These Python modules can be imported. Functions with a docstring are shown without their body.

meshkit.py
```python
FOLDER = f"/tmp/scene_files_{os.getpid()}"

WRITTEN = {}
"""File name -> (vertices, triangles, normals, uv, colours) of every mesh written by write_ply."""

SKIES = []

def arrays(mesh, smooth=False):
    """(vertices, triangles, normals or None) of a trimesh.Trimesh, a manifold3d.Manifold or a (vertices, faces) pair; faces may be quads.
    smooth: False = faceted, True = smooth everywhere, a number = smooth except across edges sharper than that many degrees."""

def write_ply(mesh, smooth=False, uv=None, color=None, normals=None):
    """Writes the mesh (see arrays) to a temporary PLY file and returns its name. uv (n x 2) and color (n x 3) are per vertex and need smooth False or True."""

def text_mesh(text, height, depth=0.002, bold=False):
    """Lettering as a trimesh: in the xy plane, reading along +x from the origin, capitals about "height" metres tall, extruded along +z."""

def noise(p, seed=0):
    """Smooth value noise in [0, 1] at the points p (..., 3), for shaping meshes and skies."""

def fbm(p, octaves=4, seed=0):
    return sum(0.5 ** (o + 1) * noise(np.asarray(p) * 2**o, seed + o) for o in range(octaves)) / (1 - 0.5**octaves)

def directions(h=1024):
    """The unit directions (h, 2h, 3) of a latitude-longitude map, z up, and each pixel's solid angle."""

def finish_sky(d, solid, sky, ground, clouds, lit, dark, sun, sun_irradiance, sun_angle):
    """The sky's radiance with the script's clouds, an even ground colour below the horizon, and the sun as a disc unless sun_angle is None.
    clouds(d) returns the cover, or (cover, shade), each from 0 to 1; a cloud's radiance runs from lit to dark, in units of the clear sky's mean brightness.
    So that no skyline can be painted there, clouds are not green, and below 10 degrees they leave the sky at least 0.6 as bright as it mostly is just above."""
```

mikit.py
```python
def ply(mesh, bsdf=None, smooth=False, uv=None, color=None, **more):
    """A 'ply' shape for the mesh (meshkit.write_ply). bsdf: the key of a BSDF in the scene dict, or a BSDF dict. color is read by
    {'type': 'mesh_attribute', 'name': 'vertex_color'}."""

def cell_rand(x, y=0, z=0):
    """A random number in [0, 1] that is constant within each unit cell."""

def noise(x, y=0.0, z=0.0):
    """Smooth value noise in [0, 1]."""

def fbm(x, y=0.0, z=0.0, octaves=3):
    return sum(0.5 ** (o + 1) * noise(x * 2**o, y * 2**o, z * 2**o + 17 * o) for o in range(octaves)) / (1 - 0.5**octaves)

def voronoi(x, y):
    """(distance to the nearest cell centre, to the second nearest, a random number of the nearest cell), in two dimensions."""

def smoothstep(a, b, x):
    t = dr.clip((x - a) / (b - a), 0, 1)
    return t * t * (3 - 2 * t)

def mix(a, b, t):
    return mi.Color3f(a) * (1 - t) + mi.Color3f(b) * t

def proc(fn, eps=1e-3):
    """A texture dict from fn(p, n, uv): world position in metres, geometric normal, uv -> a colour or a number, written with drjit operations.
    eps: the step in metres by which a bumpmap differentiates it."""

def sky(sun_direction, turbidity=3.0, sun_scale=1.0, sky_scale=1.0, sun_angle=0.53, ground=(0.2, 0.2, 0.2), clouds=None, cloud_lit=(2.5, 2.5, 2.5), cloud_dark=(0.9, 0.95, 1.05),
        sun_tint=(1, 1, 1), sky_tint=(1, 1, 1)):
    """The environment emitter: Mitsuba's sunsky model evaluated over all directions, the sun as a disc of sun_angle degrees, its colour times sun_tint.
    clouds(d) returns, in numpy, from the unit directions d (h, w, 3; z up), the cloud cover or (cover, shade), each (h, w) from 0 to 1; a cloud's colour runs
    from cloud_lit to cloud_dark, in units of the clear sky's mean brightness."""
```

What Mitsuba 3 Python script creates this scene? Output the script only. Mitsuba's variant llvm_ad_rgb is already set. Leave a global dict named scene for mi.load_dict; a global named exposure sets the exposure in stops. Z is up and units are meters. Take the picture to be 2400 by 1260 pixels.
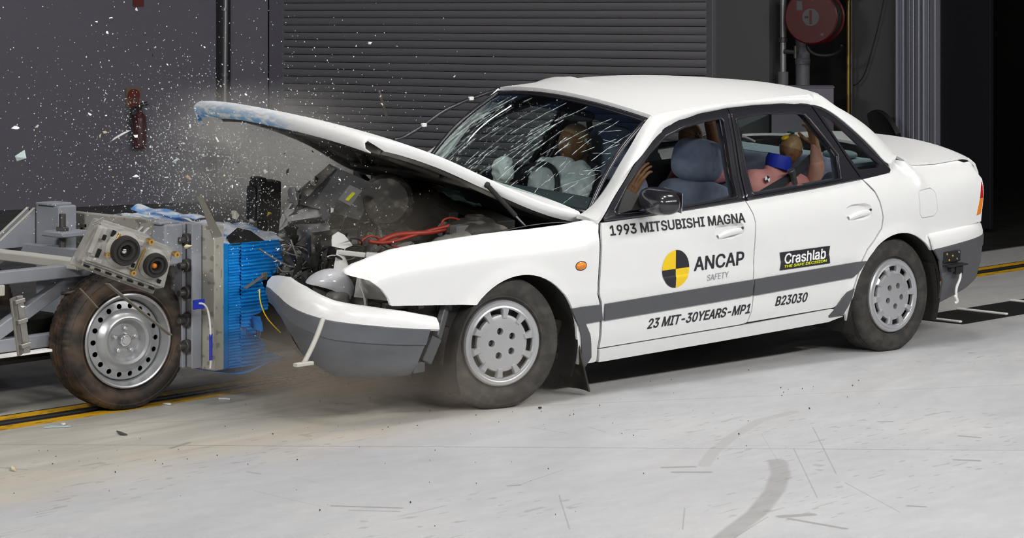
"""Crash hall: a white sedan is struck by a grey trolley with a blue honeycomb barrier."""
import math
import random

import manifold3d as m3
import numpy as np
import trimesh
import mitsuba as mi
import mikit
import meshkit
import drjit as dr
from scipy.spatial import Delaunay
from scipy.interpolate import PchipInterpolator
from shapely.geometry import Polygon, Point, LineString, box as sbox
from shapely import contains_xy
from shapely.ops import unary_union
import shapely

T = mi.ScalarTransform4f
rng = np.random.default_rng(7)
scene, labels = {}, {}

# ---------------------------------------------------------------- camera
CAM = np.array([-8.108, -8.195, 1.878])
YAW = math.radians(47.29)
FOC = 5325.0
scene["camera"] = {
    "type": "perspective", "fov": math.degrees(2 * math.atan(1200 / FOC)), "fov_axis": "x",
    "principal_point_offset_y": (630 - 30) / 1260.0,
    "to_world": T().look_at(origin=CAM.tolist(), target=(CAM + [math.sin(YAW), math.cos(YAW), 0]).tolist(), up=[0, 0, 1]),
    "near_clip": 0.1, "far_clip": 200.0,
}
exposure = 0.14

# ---------------------------------------------------------------- lamps of the hall
def flood(key, pos, target, w, h, power, tint=(1, .98, .95)):
    """A flat lamp panel that emits towards the target."""
    d = {"type": "rectangle", "to_world": T().look_at(origin=list(pos), target=list(target), up=[0.01, 0.02, 1]) @ T().scale([w / 2, h / 2, 1]),
         "emitter": {"type": "area", "radiance": {"type": "rgb", "value": [power * t for t in tint]}}}
    scene[key] = d
    labels[key] = {"label": LAMP_LABEL, "category": "floodlight", "group": "floodlights over the crash lane"}

LAMP_LABEL = "white floodlight panel hanging over the crash lane"
N = 0
for i, x in enumerate((-4.6, -2.9, -1.2, .5, 2.2, 3.9)):            # bank on the camera's side of the lane
    flood("floodlight" + (f"_{N:03d}" if N else ""), (x + .6, -6.3, 3.9), (x * .8 + .8, -.6, .45), 1.1, .32, 56.0)
    N += 1
for i, x in enumerate((-2.0, .7, 3.4)):                        # bank over the lane
    flood(f"floodlight_{N:03d}", (x, -1.3, 5.8), (x, -.5, 0), 1.2, .5, 24.0)
    N += 1
flood(f"floodlight_{N:03d}", (-8.6, -2.2, 4.3), (-1.2, .3, .7), 1.7, .6, 80.0)
labels[f"floodlight_{N:03d}"] = {"label": "large white floodlight on the left beyond the trolley", "category": "floodlight"}
scene["strip_light"] = {"type": "rectangle", "to_world": T().look_at(origin=[3.4, 7.6, 5.9], target=[3.4, 7.6, 0], up=[2.4, -2.6, 0]) @ T().scale([.10, 1.5, 1]), "emitter": {"type": "area", "radiance": {"type": "rgb", "value": [9, 9.2, 9.6]}}}
labels["strip_light"] = {"label": "long thin ceiling light over the back of the hall", "category": "ceiling light"}

# ---------------------------------------------------------------- helpers
def reg(key, mesh, bsdf, smooth=False, label=None, cat=None, group=None, kind=None, **kw):
    """Adds one mesh under a fresh key (numbered if the name is taken) and returns the key."""
    key = fresh(key)
    scene[key] = mikit.ply(mesh, bsdf, smooth=smooth, **kw)
    tag(key, label, cat, group, kind)
    return key

def fresh(key):
    if key not in scene and key not in labels:
        return key
    n = 1
    while f"{key}_{n:03d}" in scene or f"{key}_{n:03d}" in labels:
        n += 1
    return f"{key}_{n:03d}"

def tag(key, label=None, cat=None, group=None, kind=None):
    d = {k: v for k, v in (("label", label), ("category", cat), ("group", group), ("kind", kind)) if v}
    if d:
        labels.setdefault(key, {}).update(d)

def thing(key, label, cat, group=None):
    key = fresh(key)
    tag(key, label, cat, group)
    return key

def cat(*ms):
    return trimesh.util.concatenate([m for m in ms])

def move(m, M):
    m = m.copy(); m.apply_transform(M); return m

def Rt(R=np.eye(3), t=(0, 0, 0)):
    M = np.eye(4); M[:3, :3] = R; M[:3, 3] = t; return M

def rot(axis, deg):
    return trimesh.transformations.rotation_matrix(math.radians(deg), {"x": [1, 0, 0], "y": [0, 1, 0], "z": [0, 0, 1]}.get(axis, axis))

def tr(x, y, z):
    return Rt(t=(x, y, z))

def hull(pts):
    m = m3.Manifold.hull_points(np.asarray(pts, float)).to_mesh()
    return trimesh.Trimesh(m.vert_properties[:, :3], m.tri_verts, process=False)

def cbox(sx, sy, sz, b=.004, c=(0, 0, 0)):
    """A box with chamfered edges."""
    p = []
    for a in (-1, 1):
        for d in (-1, 1):
            for e in (-1, 1):
                for k in range(3):
                    q = np.array([a * (sx / 2 - b), d * (sy / 2 - b), e * (sz / 2 - b)])
                    q[k] += (a, d, e)[k] * b
                    p.append(q)
    m = hull(p); m.apply_translation(c); return m

def bar(p, q, w, h, up=(0, 0, 1), b=.004, ext=0.0):
    """A square-section bar from p to q, w wide across and h high."""
    p, q = np.asarray(p, float), np.asarray(q, float)
    d = q - p; L = np.linalg.norm(d); d /= L
    s = np.cross(d, up if abs(d @ np.asarray(up, float)) < .999 else (1, 0, 0)); s /= np.linalg.norm(s); u = np.cross(s, d)
    m = cbox(L + 2 * ext, w, h, min(b, w / 3, h / 3))
    return move(m, Rt(np.stack([d, s, u], 1), (p + q) / 2))

def tube(pts, r, n=8, closed=False):
    """A round tube along a polyline; r may vary along it. Ends are capped."""
    p = np.asarray(pts, float); r = np.broadcast_to(r, (len(p),))
    t = np.gradient(p, axis=0); t /= np.linalg.norm(t, axis=1, keepdims=True) + 1e-12
    a = np.cross(t[0], [0.31, .2, .93]); a /= np.linalg.norm(a)
    rings = []
    for i in range(len(p)):
        a = a - t[i] * (a @ t[i]); a /= np.linalg.norm(a)
        b = np.cross(t[i], a); th = np.arange(n) * 2 * np.pi / n
        rings.append(p[i] + r[i] * (np.cos(th)[:, None] * a + np.sin(th)[:, None] * b))
    v = np.vstack(rings + [p[:1], p[-1:]]); f = []
    for i in range(len(p) - 1):
        for j in range(n):
            k = (j + 1) % n
            f += [[i * n + j, i * n + k, (i + 1) * n + k], [i * n + j, (i + 1) * n + k, (i + 1) * n + j]]
    e = len(p) * n
    for j in range(n):
        k = (j + 1) % n
        f += [[e, k, j], [e + 1, (len(p) - 1) * n + j, (len(p) - 1) * n + k]]
    return trimesh.Trimesh(v, f, process=False)

def curve(pts, n=24):
    """A smooth curve through the points (Catmull-Rom)."""
    p = np.asarray(pts, float); s = np.r_[0, np.cumsum(np.linalg.norm(np.diff(p, axis=0), axis=1))]
    from scipy.interpolate import CubicSpline
    return CubicSpline(s, p)(np.linspace(0, s[-1], n)) if len(p) > 2 else np.linspace(p[0], p[1], n)

def cyl(p, q, r, n=20, b=0.0):
    """A cylinder from p to q, its rims chamfered by b."""
    p, q = np.asarray(p, float), np.asarray(q, float); d = q - p; L = np.linalg.norm(d)
    prof = [(0, 0), (r - b, 0), (r, b), (r, L - b), (r - b, L), (0, L)] if b else [(0, 0), (r, 0), (r, L), (0, L)]
    return move(lathe(prof, n), frame(d, p))

def frame(d, o):
    """The matrix that turns z to direction d and moves to o."""
    d = np.asarray(d, float) / np.linalg.norm(d); a = np.cross([0, 0, 1.0], d) if abs(d[2]) < .99 else np.array([1.0, 0, 0])
    a /= np.linalg.norm(a); return Rt(np.stack([a, np.cross(d, a), d], 1), o)

def lathe(prof, n=48):
    """Turns (radius, height) points around z."""
    pr = np.asarray(prof, float); th = np.arange(n) * 2 * np.pi / n
    v = np.stack([pr[:, None, 0] * np.cos(th), pr[:, None, 0] * np.sin(th), np.repeat(pr[:, None, 1], n, 1)], -1).reshape(-1, 3); f = []
    i, j = np.meshgrid(np.arange(len(pr) - 1), np.arange(n), indexing="ij"); k = (j + 1) % n
    a, b, c, d = i * n + j, i * n + k, (i + 1) * n + k, (i + 1) * n + j
    f = np.concatenate([np.stack([a, b, c], -1).reshape(-1, 3), np.stack([a, c, d], -1).reshape(-1, 3)])
    m = trimesh.Trimesh(v, f, process=False); ok = m.area_faces > 1e-12
    m.update_faces(ok); return m

def prism(poly, h, M=None, engine="earcut"):
    """A shapely polygon (or points) extruded by h along z, then placed by M."""
    poly = Polygon(poly) if not hasattr(poly, "geom_type") else poly
    gs = getattr(poly, "geoms", [poly])
    m = cat(*[trimesh.creation.extrude_polygon(g, h, engine=engine) for g in gs if g.area > 1e-9])
    return move(m, M) if M is not None else m

def grid(P, flip=False):
    """A surface through a rows x columns x 3 array of points."""
    P = np.asarray(P, float); n, k = P.shape[:2]; i, j = np.meshgrid(np.arange(n - 1), np.arange(k - 1), indexing="ij")
    a, b, c, d = i * k + j, i * k + j + 1, (i + 1) * k + j + 1, (i + 1) * k + j
    f = np.concatenate([np.stack([a, b, c], -1).reshape(-1, 3), np.stack([a, c, d], -1).reshape(-1, 3)])
    return trimesh.Trimesh(P.reshape(-1, 3), f[:, ::-1] if flip else f, process=False)

def slab(P, t, flip=False):
    """Like grid, with thickness t to the back and closed rims."""
    P = np.asarray(P, float); g = grid(P, flip); nrm = np.asarray(trimesh.Trimesh(g.vertices, g.faces, process=False).vertex_normals)
    n, k = P.shape[:2]; Q = (g.vertices - nrm * t)
    rim = [i for i in range(k)] + [r * k + k - 1 for r in range(1, n)] + [(n - 1) * k + c for c in range(k - 2, -1, -1)] + [r * k for r in range(n - 2, 0, -1)]
    N0 = n * k; f = [g.faces, g.faces[:, ::-1] + N0]; e = []
    for a, b in zip(rim, rim[1:] + rim[:1]):
        e += [[a, a + N0, b + N0], [a, b + N0, b]] if not flip else [[b, b + N0, a + N0], [b, a + N0, a]]
    return trimesh.Trimesh(np.vstack([g.vertices, Q]), np.vstack(f + [np.array(e)[:, ::-1]]), process=False)

def tri2d(poly, h):
    """A fine, even triangulation of a polygon: rim sampled every h/2 or so, a grid of points inside."""
    parts = [poly.exterior, *poly.interiors]; pts = []
    for ring in parts:
        c = np.asarray(ring.coords)
        for a, b in zip(c[:-1], c[1:]):
            k = max(1, int(math.ceil(np.linalg.norm(b - a) / (h * .6))))
            pts += [a + (b - a) * s / k for s in range(k)]
    x0, y0, x1, y1 = poly.bounds
    gx, gy = np.meshgrid(np.arange(x0, x1, h), np.arange(y0, y1, h * .87)); gx = gx + (np.arange(len(gx)) % 2)[:, None] * h / 2
    g = np.stack([gx.ravel(), gy.ravel()], 1); inner = poly.buffer(-h * .45)
    if not inner.is_empty:
        pts = np.vstack([pts, g[contains_xy(inner, g[:, 0], g[:, 1])]])
    pts = np.asarray(pts); d = Delaunay(pts).simplices; ce = pts[d].mean(1)
    f = d[contains_xy(poly, ce[:, 0], ce[:, 1])]
    a = pts[f]; e1, e2 = a[:, 1] - a[:, 0], a[:, 2] - a[:, 0]; s = e1[:, 0] * e2[:, 1] - e1[:, 1] * e2[:, 0]; f = f[np.abs(s) > 1e-10]; s = s[np.abs(s) > 1e-10]
    f[s < 0] = f[s < 0][:, ::-1]
    return pts, f

def body(bones, res=.012, smooth=10):
    """One continuous skin around bones: each is ((p, r), (q, r)); hulls of spheres, joined, refined and smoothed."""
    al = []
    for (p, r), (q, s) in bones:
        ball = lambda c, k: m3.Manifold.sphere(k, 14).translate([float(x) for x in c])
        al.append(m3.Manifold.batch_hull([ball(p, r), ball(q, s)]))
    m = m3.Manifold.batch_boolean(al, m3.OpType.Add).refine_to_length(res).to_mesh()
    t = trimesh.Trimesh(m.vert_properties[:, :3], m.tri_verts, process=True)
    if smooth:
        v0 = np.array(t.vertices); trimesh.smoothing.filter_taubin(t, lamb=.5, nu=.52, iterations=smooth)
        v1 = np.asarray(t.vertices); bad = np.linalg.norm(v1 - v0, axis=1) > 1.5 * res; v1[bad] = v0[bad]; t.vertices = v1
    return t

def ellipsoid(c, r, R=None, sub=3):
    m = trimesh.creation.icosphere(subdivisions=sub); m.apply_scale(np.asarray(r, float))
    if R is not None: m.apply_transform(R)
    m.apply_translation(c); return m

# ---------------------------------------------------------------- materials
def mat(key, color, rough=.5, metal=0.0, **kw):
    scene[key] = {"type": "twosided", "b": {"type": "principled", "base_color": color if isinstance(color, dict) else {"type": "rgb", "value": list(color)}, "roughness": rough, "metallic": metal, **kw}}

mat("m_white_paint", (.78, .79, .79), .26, specular=.5, clearcoat=.6, clearcoat_gloss=.95)
mat("m_white_plain", (.8, .8, .79), .45)
mat("m_dark_trim", (.014, .014, .019), .16, specular=.7, clearcoat=1.0, clearcoat_gloss=.9)
mat("m_black", (.012, .012, .012), .55)
mat("m_black_rubber", (.02, .019, .018), .75)
mat("m_void", (.004, .004, .004), .9)
mat("m_strip_grey", (.085, .088, .095), .5)
mat("m_alloy", (.50, .51, .53), .38, .55)
mat("m_chrome", (.75, .75, .78), .18, 1.0)
mat("m_silver_rim", (.44, .45, .465), .34, .65)
mat("m_amber", (.75, .22, .015), .2, clearcoat=.5)
mat("m_red_lens", (.42, .012, .01), .2, clearcoat=.5)
mat("m_trolley", (.29, .305, .345), .42, specular=.45)
mat("m_trolley_pale", (.50, .49, .45), .5)
mat("m_plate", (.42, .41, .36), .5, .1)
mat("m_plate_side", (.23, .225, .195), .5, .1)
mat("m_seat", (.115, .13, .185), .85, sheen=.5)
mat("m_seat_dark", (.035, .04, .055), .85, sheen=.3)
mat("m_text", (.018, .018, .025), .5)
mat("m_text_soft", (.3, .3, .33), .5)
mat("m_white_print", (.85, .85, .85), .5)
mat("m_yellow_print", (.85, .58, .01), .5)
mat("m_lime_print", (.75, .8, .02), .5)
mat("m_brass", (.62, .42, .13), .35, .8)
mat("m_red_cable", (.30, .035, .02), .45)
mat("m_steel", (.38, .37, .35), .38, .85)
mat("m_steel_dark", (.12, .115, .11), .45, .7)
scene["m_glass"] = {"type": "thindielectric", "specular_transmittance": {"type": "rgb", "value": [.93, .96, .96]}}
scene["m_glass_band"] = {"type": "thindielectric", "specular_transmittance": {"type": "rgb", "value": [.06, .12, .26]}}
scene["m_glass_front"] = {"type": "thindielectric", "specular_transmittance": {"type": "rgb", "value": [.84, .93, .91]}}

# ---------------------------------------------------------------- hall
def seg(x, z, ax, ay, bx, by):
    """Distance from (x, y) to the segment a-b, and the position along it."""
    px, pz, dx, dz = x - ax, z - ay, bx - ax, by - ay
    t = dr.clip((px * dx + pz * dz) / (dx * dx + dz * dz), 0, 1)
    return dr.sqrt(dr.square(px - t * dx) + dr.square(pz - t * dz)), t

def arc(x, y, cx, cy, r, w):
    return 1 - mikit.smoothstep(w * .5, w, dr.abs(dr.sqrt(dr.square(x - cx) + dr.square(y - cy)) - r))

# dark scrapes and scratches, each from a to b with its half width and strength
MARKS = [(-0.784, -2.286, -0.686, -2.366, 0.021, 0.6), (-0.829, -2.378, -0.732, -2.483, 0.021, 0.6), (0.657, -2.812, 0.679, -2.896, 0.0175, 0.6), (0.176, -3.087, 0.223, -3.165, 0.021, 0.6), (-1.198, -3.186, -1.095, -3.244, 0.0315, 0.6), (-1.208, -3.228, -1.203, -3.471, 0.0175, 0.6), (-0.72, -3.433, -0.694, -3.483, 0.0175, 0.6), (0.706, -2.353, 0.755, -2.39, 0.014, 0.6), (-1.485, -2.063, -1.446, -2.082, 0.014, 0.6), (-1.446, -2.082, -1.098, -2.01, 0.004, 0.4), (-2.209, -1.82, -2.059, -2.038, 0.014, 0.6), (-2.216, -1.922, -2.106, -2.074, 0.0105, 0.4), (-1.151, 0.155, -1.072, -0.265, 0.004, 0.4), (-1.903, -0.463, -1.76, -0.417, 0.014, 0.6), (-2.007, -1.089, -2, -1.16, 0.0105, 0.4), (-2.644, -0.271, -2.595, -0.388, 0.0105, 0.4), (-0.296, -1.458, -0.34, -1.597, 0.004, 0.4), (-0.192, -1.648, -0.153, -1.691, 0.0105, 0.4), (-0.48, -1.259, -0.48, -1.491, 0.004, 0.4), (-1.233, -3.148, -1.595, -3.264, 0.004, 0.4), (-0.08, -2.438, -0.831, -3.088, 0.004, 0.4), (0.393, -2.205, -0.408, -2.885, 0.004, 0.4), (-1.329, -2.829, -1.614, -3.045, 0.004, 0.4), (-0.525, -3.007, -0.837, -3.471, 0.004, 0.4), (-1.481, -2.327, -1.893, -2.743, 0.004, 0.4)]
SKID = [(-.355, -2.552), (-.561, -2.719), (-.848, -2.896), (-1.201, -3.076), (-1.653, -3.25), (-2.1, -3.36)]
SKID2 = [(.65, -1.914), (.36, -1.93), (-.016, -2.068), (-.393, -2.239), (-.635, -2.382)]
SCUFFS = []
_r = np.random.default_rng(31)
for _ in range(26):   # thin scratches over the painted floor
    a = _r.uniform([-5.2, -5.2], [2.5, -.9]); th = _r.uniform(0, math.pi); L = _r.uniform(.1, .7)
    SCUFFS.append((a[0], a[1], a[0] + L * math.cos(th), a[1] + L * math.sin(th), _r.uniform(.0015, .003), _r.uniform(.15, .4)))

def floor_color(p, n, uv):
    x, y = p.x, p.y
    fb = mikit.fbm(x * 1.3, y * 2.2, 0, octaves=4)
    fine = mikit.fbm(x * 9, y * 21, 3, octaves=3)
    grain = mikit.noise(x * 120, y * 120)
    c = mikit.mix((.415, .42, .445), (.50, .505, .51), fb)
    c = c * (.93 + .10 * fine + .03 * (grain - .5))
    # dusty, browner run of the lane
    ed = y + .05 * x + .16 * (mikit.fbm(x * 2.5, y * 2.5, 9) - .5)
    lane = mikit.smoothstep(-1.05, -.55, ed)
    streak = mikit.fbm(x * 1.2, y * 16, 5, octaves=4)
    laneleft = mikit.smoothstep(1.2, -1.2, x)
    dusty = mikit.mix((.35, .335, .29), (.53, .505, .44), streak)
    c = mikit.mix(c, dusty, lane * (.35 + .6 * laneleft) * .9)
    beige = mikit.smoothstep(-1.25, -.85, ed) * mikit.smoothstep(-.35, -.75, ed) * mikit.smoothstep(.6, -1.0, x) * mikit.fbm(x * 3, y * 6, 2)
    c = mikit.mix(c, (.52, .46, .36), beige * .8)
    # beyond the lane the floor colour is darker, darkest towards the right
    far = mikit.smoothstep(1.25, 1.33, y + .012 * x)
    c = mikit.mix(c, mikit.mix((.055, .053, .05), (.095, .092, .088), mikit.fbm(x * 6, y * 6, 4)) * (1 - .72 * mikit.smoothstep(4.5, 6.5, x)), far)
    # saw-cut joints
    j1, _ = seg(x, y, -6.0, 4.36, 6.0, -9.46)
    j2, _ = seg(x, y, -2.5, .69, 5.0, -4.2)
    j = dr.maximum(1 - mikit.smoothstep(.003, .007, j1), (1 - mikit.smoothstep(.003, .006, j2)) * .6)
    c = mikit.mix(c, (.2, .2, .2), j * .6)
    # curved tyre scuff and the faint tread prints
    for pl, w, k in ((SKID, .05, .75), (SKID2, .035, .3)):
        dm = mi.Float(9.0)
        for (ax, ay), (bx, by) in zip(pl[:-1], pl[1:]):
            dm = dr.minimum(dm, seg(x, y, ax, ay, bx, by)[0])
        c = mikit.mix(c, (.25, .24, .235), (1 - mikit.smoothstep(w * .6, w, dm)) * k * (.55 + .45 * fine))
    tr_ = (1 - mikit.smoothstep(.06, .13, dr.abs(y + 1.95 - .25 * (x - .6)))) * mikit.smoothstep(-1.2, 0.0, x) * mikit.smoothstep(3.4, 2.0, x)
    chev = mikit.smoothstep(.45, .6, dr.abs(dr.sin((x + y * 1.4) * 62)))
    c = mikit.mix(c, (.34, .32, .29), tr_ * chev * .35 * fb)
    for ax, ay, bx, by, w, k in SCUFFS + MARKS:
        d, t = seg(x, y, ax, ay, bx, by)
        c = mikit.mix(c, (.2, .19, .185), (1 - mikit.smoothstep(w * .4, w, d)) * k)
    spots = mikit.smoothstep(.84, .9, mikit.noise(x * 13 + 3, y * 60)) * mikit.smoothstep(.55, .75, mikit.noise(x * 1.1 + 9, y * 1.3))
    return mikit.mix(c, (.17, .155, .14), spots * .28)

def floor_rough(p, n, uv):
    return .33 + .22 * mikit.fbm(p.x * 4, p.y * 9, 1)

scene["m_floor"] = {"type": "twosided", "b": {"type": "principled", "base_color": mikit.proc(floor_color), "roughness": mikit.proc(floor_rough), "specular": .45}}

def wall_color(p, n, uv):
    return mikit.mix((.155, .149, .187), (.19, .183, .226), mikit.fbm(p.x * .7, p.y * .7, p.z * .9)) * (.97 + .06 * mikit.noise(p.x * 60, p.y * 60, p.z * 60))

mat("m_wall", mikit.proc(wall_color), .6)
mat("m_wall_dimmed", (.095, .095, .10), .6)  # darkened in colour for the light falling off towards the right
mat("m_wall_dark", (.05, .05, .053), .7)
mat("m_shutter", (.20, .195, .21), .5)
mat("m_panel_dark", (.010, .010, .013), .7, specular=.2)
mat("m_duct", (.15, .15, .17), .5)
mat("m_galv", (.34, .34, .36), .35, .6)
mat("m_alu_profile", (.34, .35, .42), .42, .5)
mat("m_fire_red", (.075, .002, .003), .35)
mat("m_fire_dark", (.075, .006, .010), .3)
mat("m_sign_red", (.16, .012, .01), .5)
mat("m_sign_sand", (.22, .15, .08), .5)
mat("m_green", (.03, .16, .07), .5)
mat("m_track_yellow", mikit.proc(lambda p, n, uv: mikit.mix((.66, .36, .01), (.30, .18, .02), mikit.smoothstep(.5, .8, mikit.fbm(p.x * 14, p.y * 40, 0)))), .5)
mat("m_track_black", (.015, .014, .012), .6)

FX0, FX1, FY0, FY1 = -14.0, 16.0, -12.0, 16.0
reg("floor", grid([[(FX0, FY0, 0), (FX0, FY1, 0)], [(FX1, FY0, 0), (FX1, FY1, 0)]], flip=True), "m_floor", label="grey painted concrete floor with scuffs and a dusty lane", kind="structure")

HZ = 6.8
def wallbox(key, a, b, z0, z1, t, bsdf, label=None, kind="structure", catg=None, **kw):
    """An upright panel from a to b (its face towards the camera), t thick to the back."""
    a, b = np.array(a, float), np.array(b, float); d = b - a; L = np.linalg.norm(d); d /= L; nrm = np.array([-d[1], d[0]])
    if nrm @ (CAM[:2] - a) > 0: nrm = -nrm
    m = cbox(L, t, z1 - z0, min(.004, t / 3))
    R = np.array([[d[0], nrm[0], 0], [d[1], nrm[1], 0], [0, 0, 1]])
    if np.linalg.det(R) < 0: R[:, 0] *= -1
    c = (a + b) / 2 + nrm * t / 2
    return reg(key, move(m, Rt(R, (c[0], c[1], (z0 + z1) / 2))), bsdf, False, label, catg, kind=kind, **kw)

wallbox("wall_left", (-6.0, 13.34), (6.531, 9.33), 0, HZ, .2, "m_wall", "long grey wall panel behind the trolley")
wallbox("wall_recess", (6.50, 9.50), (6.75, 9.43), 0, HZ, .1, "m_wall_dark", "dark recess at the wall's corner")
wallbox("wall_pier", (6.69, 9.30), (7.075, 9.17), 0, HZ, .25, "m_wall", "grey pier left of the roller shutter")
wallbox("wall_back", (8.02, 4.25), (8.16, 3.737), 0, HZ, .45, "m_wall_dimmed", "grey pier right of the roller shutter")
wallbox("trim_1", (7.985, 4.31), (7.98, 4.225), 0, HZ, .12, "m_duct", "pale edge rail right of the roller shutter")
wallbox("trim_2", (7.075, 9.16), (7.125, 9.00), 0, HZ, .10, "m_wall", "guide rail left of the roller shutter")
wallbox("wall_right", (8.9, 4.6), (9.25, 3.3), 0, HZ, .2, "m_void", "black back of the hose reel niche")
wallbox("wall_side", (9.13, 3.52), (9.12, 2.7), 0, HZ, .2, "m_wall_dimmed", "dim grey wall beside the aluminium profiles")
wallbox("wall_far", (14.0, 6.0), (10.5, -4.5), 0, HZ, .2, "m_void", "black far end of the hall")
reg("ceiling", cbox(30, 28, .2, .01, (1, 2, HZ + .1)), "m_wall_dark", label="dark ceiling of the hall", kind="structure")

# roller shutter: every slat a curved strip
S0, S1 = np.array([7.113, 9.151]), np.array([7.993, 4.291])
sd = (S1 - S0) / np.linalg.norm(S1 - S0); sn = np.array([-sd[1], sd[0]]); sn = sn if sn @ (CAM[:2] - S0) > 0 else -sn
PIT = .0732
shutter = thing("roller_shutter", "wide grey roller shutter with narrow curved slats behind the car", "roller shutter")
prof_s = [(0, 0), (.004, .004), (.013, .018), (.017, .036), (.013, .055), (.004, .068)]
slat = None
for k in range(int(3.2 / PIT)):
    P = [[(*(S0 + sn * o), z + k * PIT), (*(S1 + sn * o), z + k * PIT)] for o, z in prof_s] if k == 0 else None
    if slat is None:
        slat = mikit.ply(grid(P, flip=True), "m_shutter", smooth=True)
    key = f"roller_shutter__slat" + (f"_{k:03d}" if k else "")
    scene[key] = {**slat, "to_world": T().translate([0, 0, k * PIT])}
wallbox("roller_shutter__backing", S0 - sn * .02, S1 - sn * .02, 0, 6.7, .02, "m_wall_dark", kind=None)

# corner pipe and low duct
pp = thing("standpipe", "pale vertical standpipe in the corner left of the roller shutter", "pipe")
reg(pp + "__pipe", tube([(6.53, 9.20, .80), (6.545, 9.19, 3.2)], .024, 14), "m_galv", 40)
for z in (1.25, 1.9):
    reg(pp + "__bracket", cyl((6.53, 9.20, z), (6.532, 9.199, z + .03), .033, 14), "m_galv", 40)
reg("corner_duct", cat(cbox(.17, .12, .82, .02, (6.45, 9.16, .41))), "m_duct", label="low grey boxed duct below the corner standpipe", cat="duct")

# fire extinguisher on the left wall and the two signs above it
wd = np.array([.9524, -.3047, 0]); wn = np.array([-.3047, -.9524, 0])
def onwall(t, off, z):
    """A point on the left wall: t metres along it from its foot at (4.434, 9.993)."""
    q = np.array([4.434, 9.993, 0]) + wd * t + wn * off; q[2] = z; return q
ext = thing("fire_extinguisher", "dark red fire extinguisher hanging on the grey wall", "fire extinguisher")
c0 = onwall(1.36, .09, 0)
prof_e = [(0, .0), (.062, .0), (.068, .012), (.07, .03), (.07, .27), (.062, .315), (.035, .345), (.026, .36), (.026, .375), (0, .375)]
reg(ext + "__bottle", move(lathe(prof_e, 32), tr(c0[0], c0[1], .555)), "m_fire_dark", 35)
reg(ext + "__valve", cat(cyl(c0 + [0, 0, .925], c0 + [0, 0, .965], .022, 12), bar(c0 + [-.01, 0, .965], c0 + wd * .09 + [0, 0, .985], .02, .012), bar(c0 + [-.01, 0, .985], c0 + wd * .08 + [0, 0, 1.01], .02, .01)), "m_black")
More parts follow.
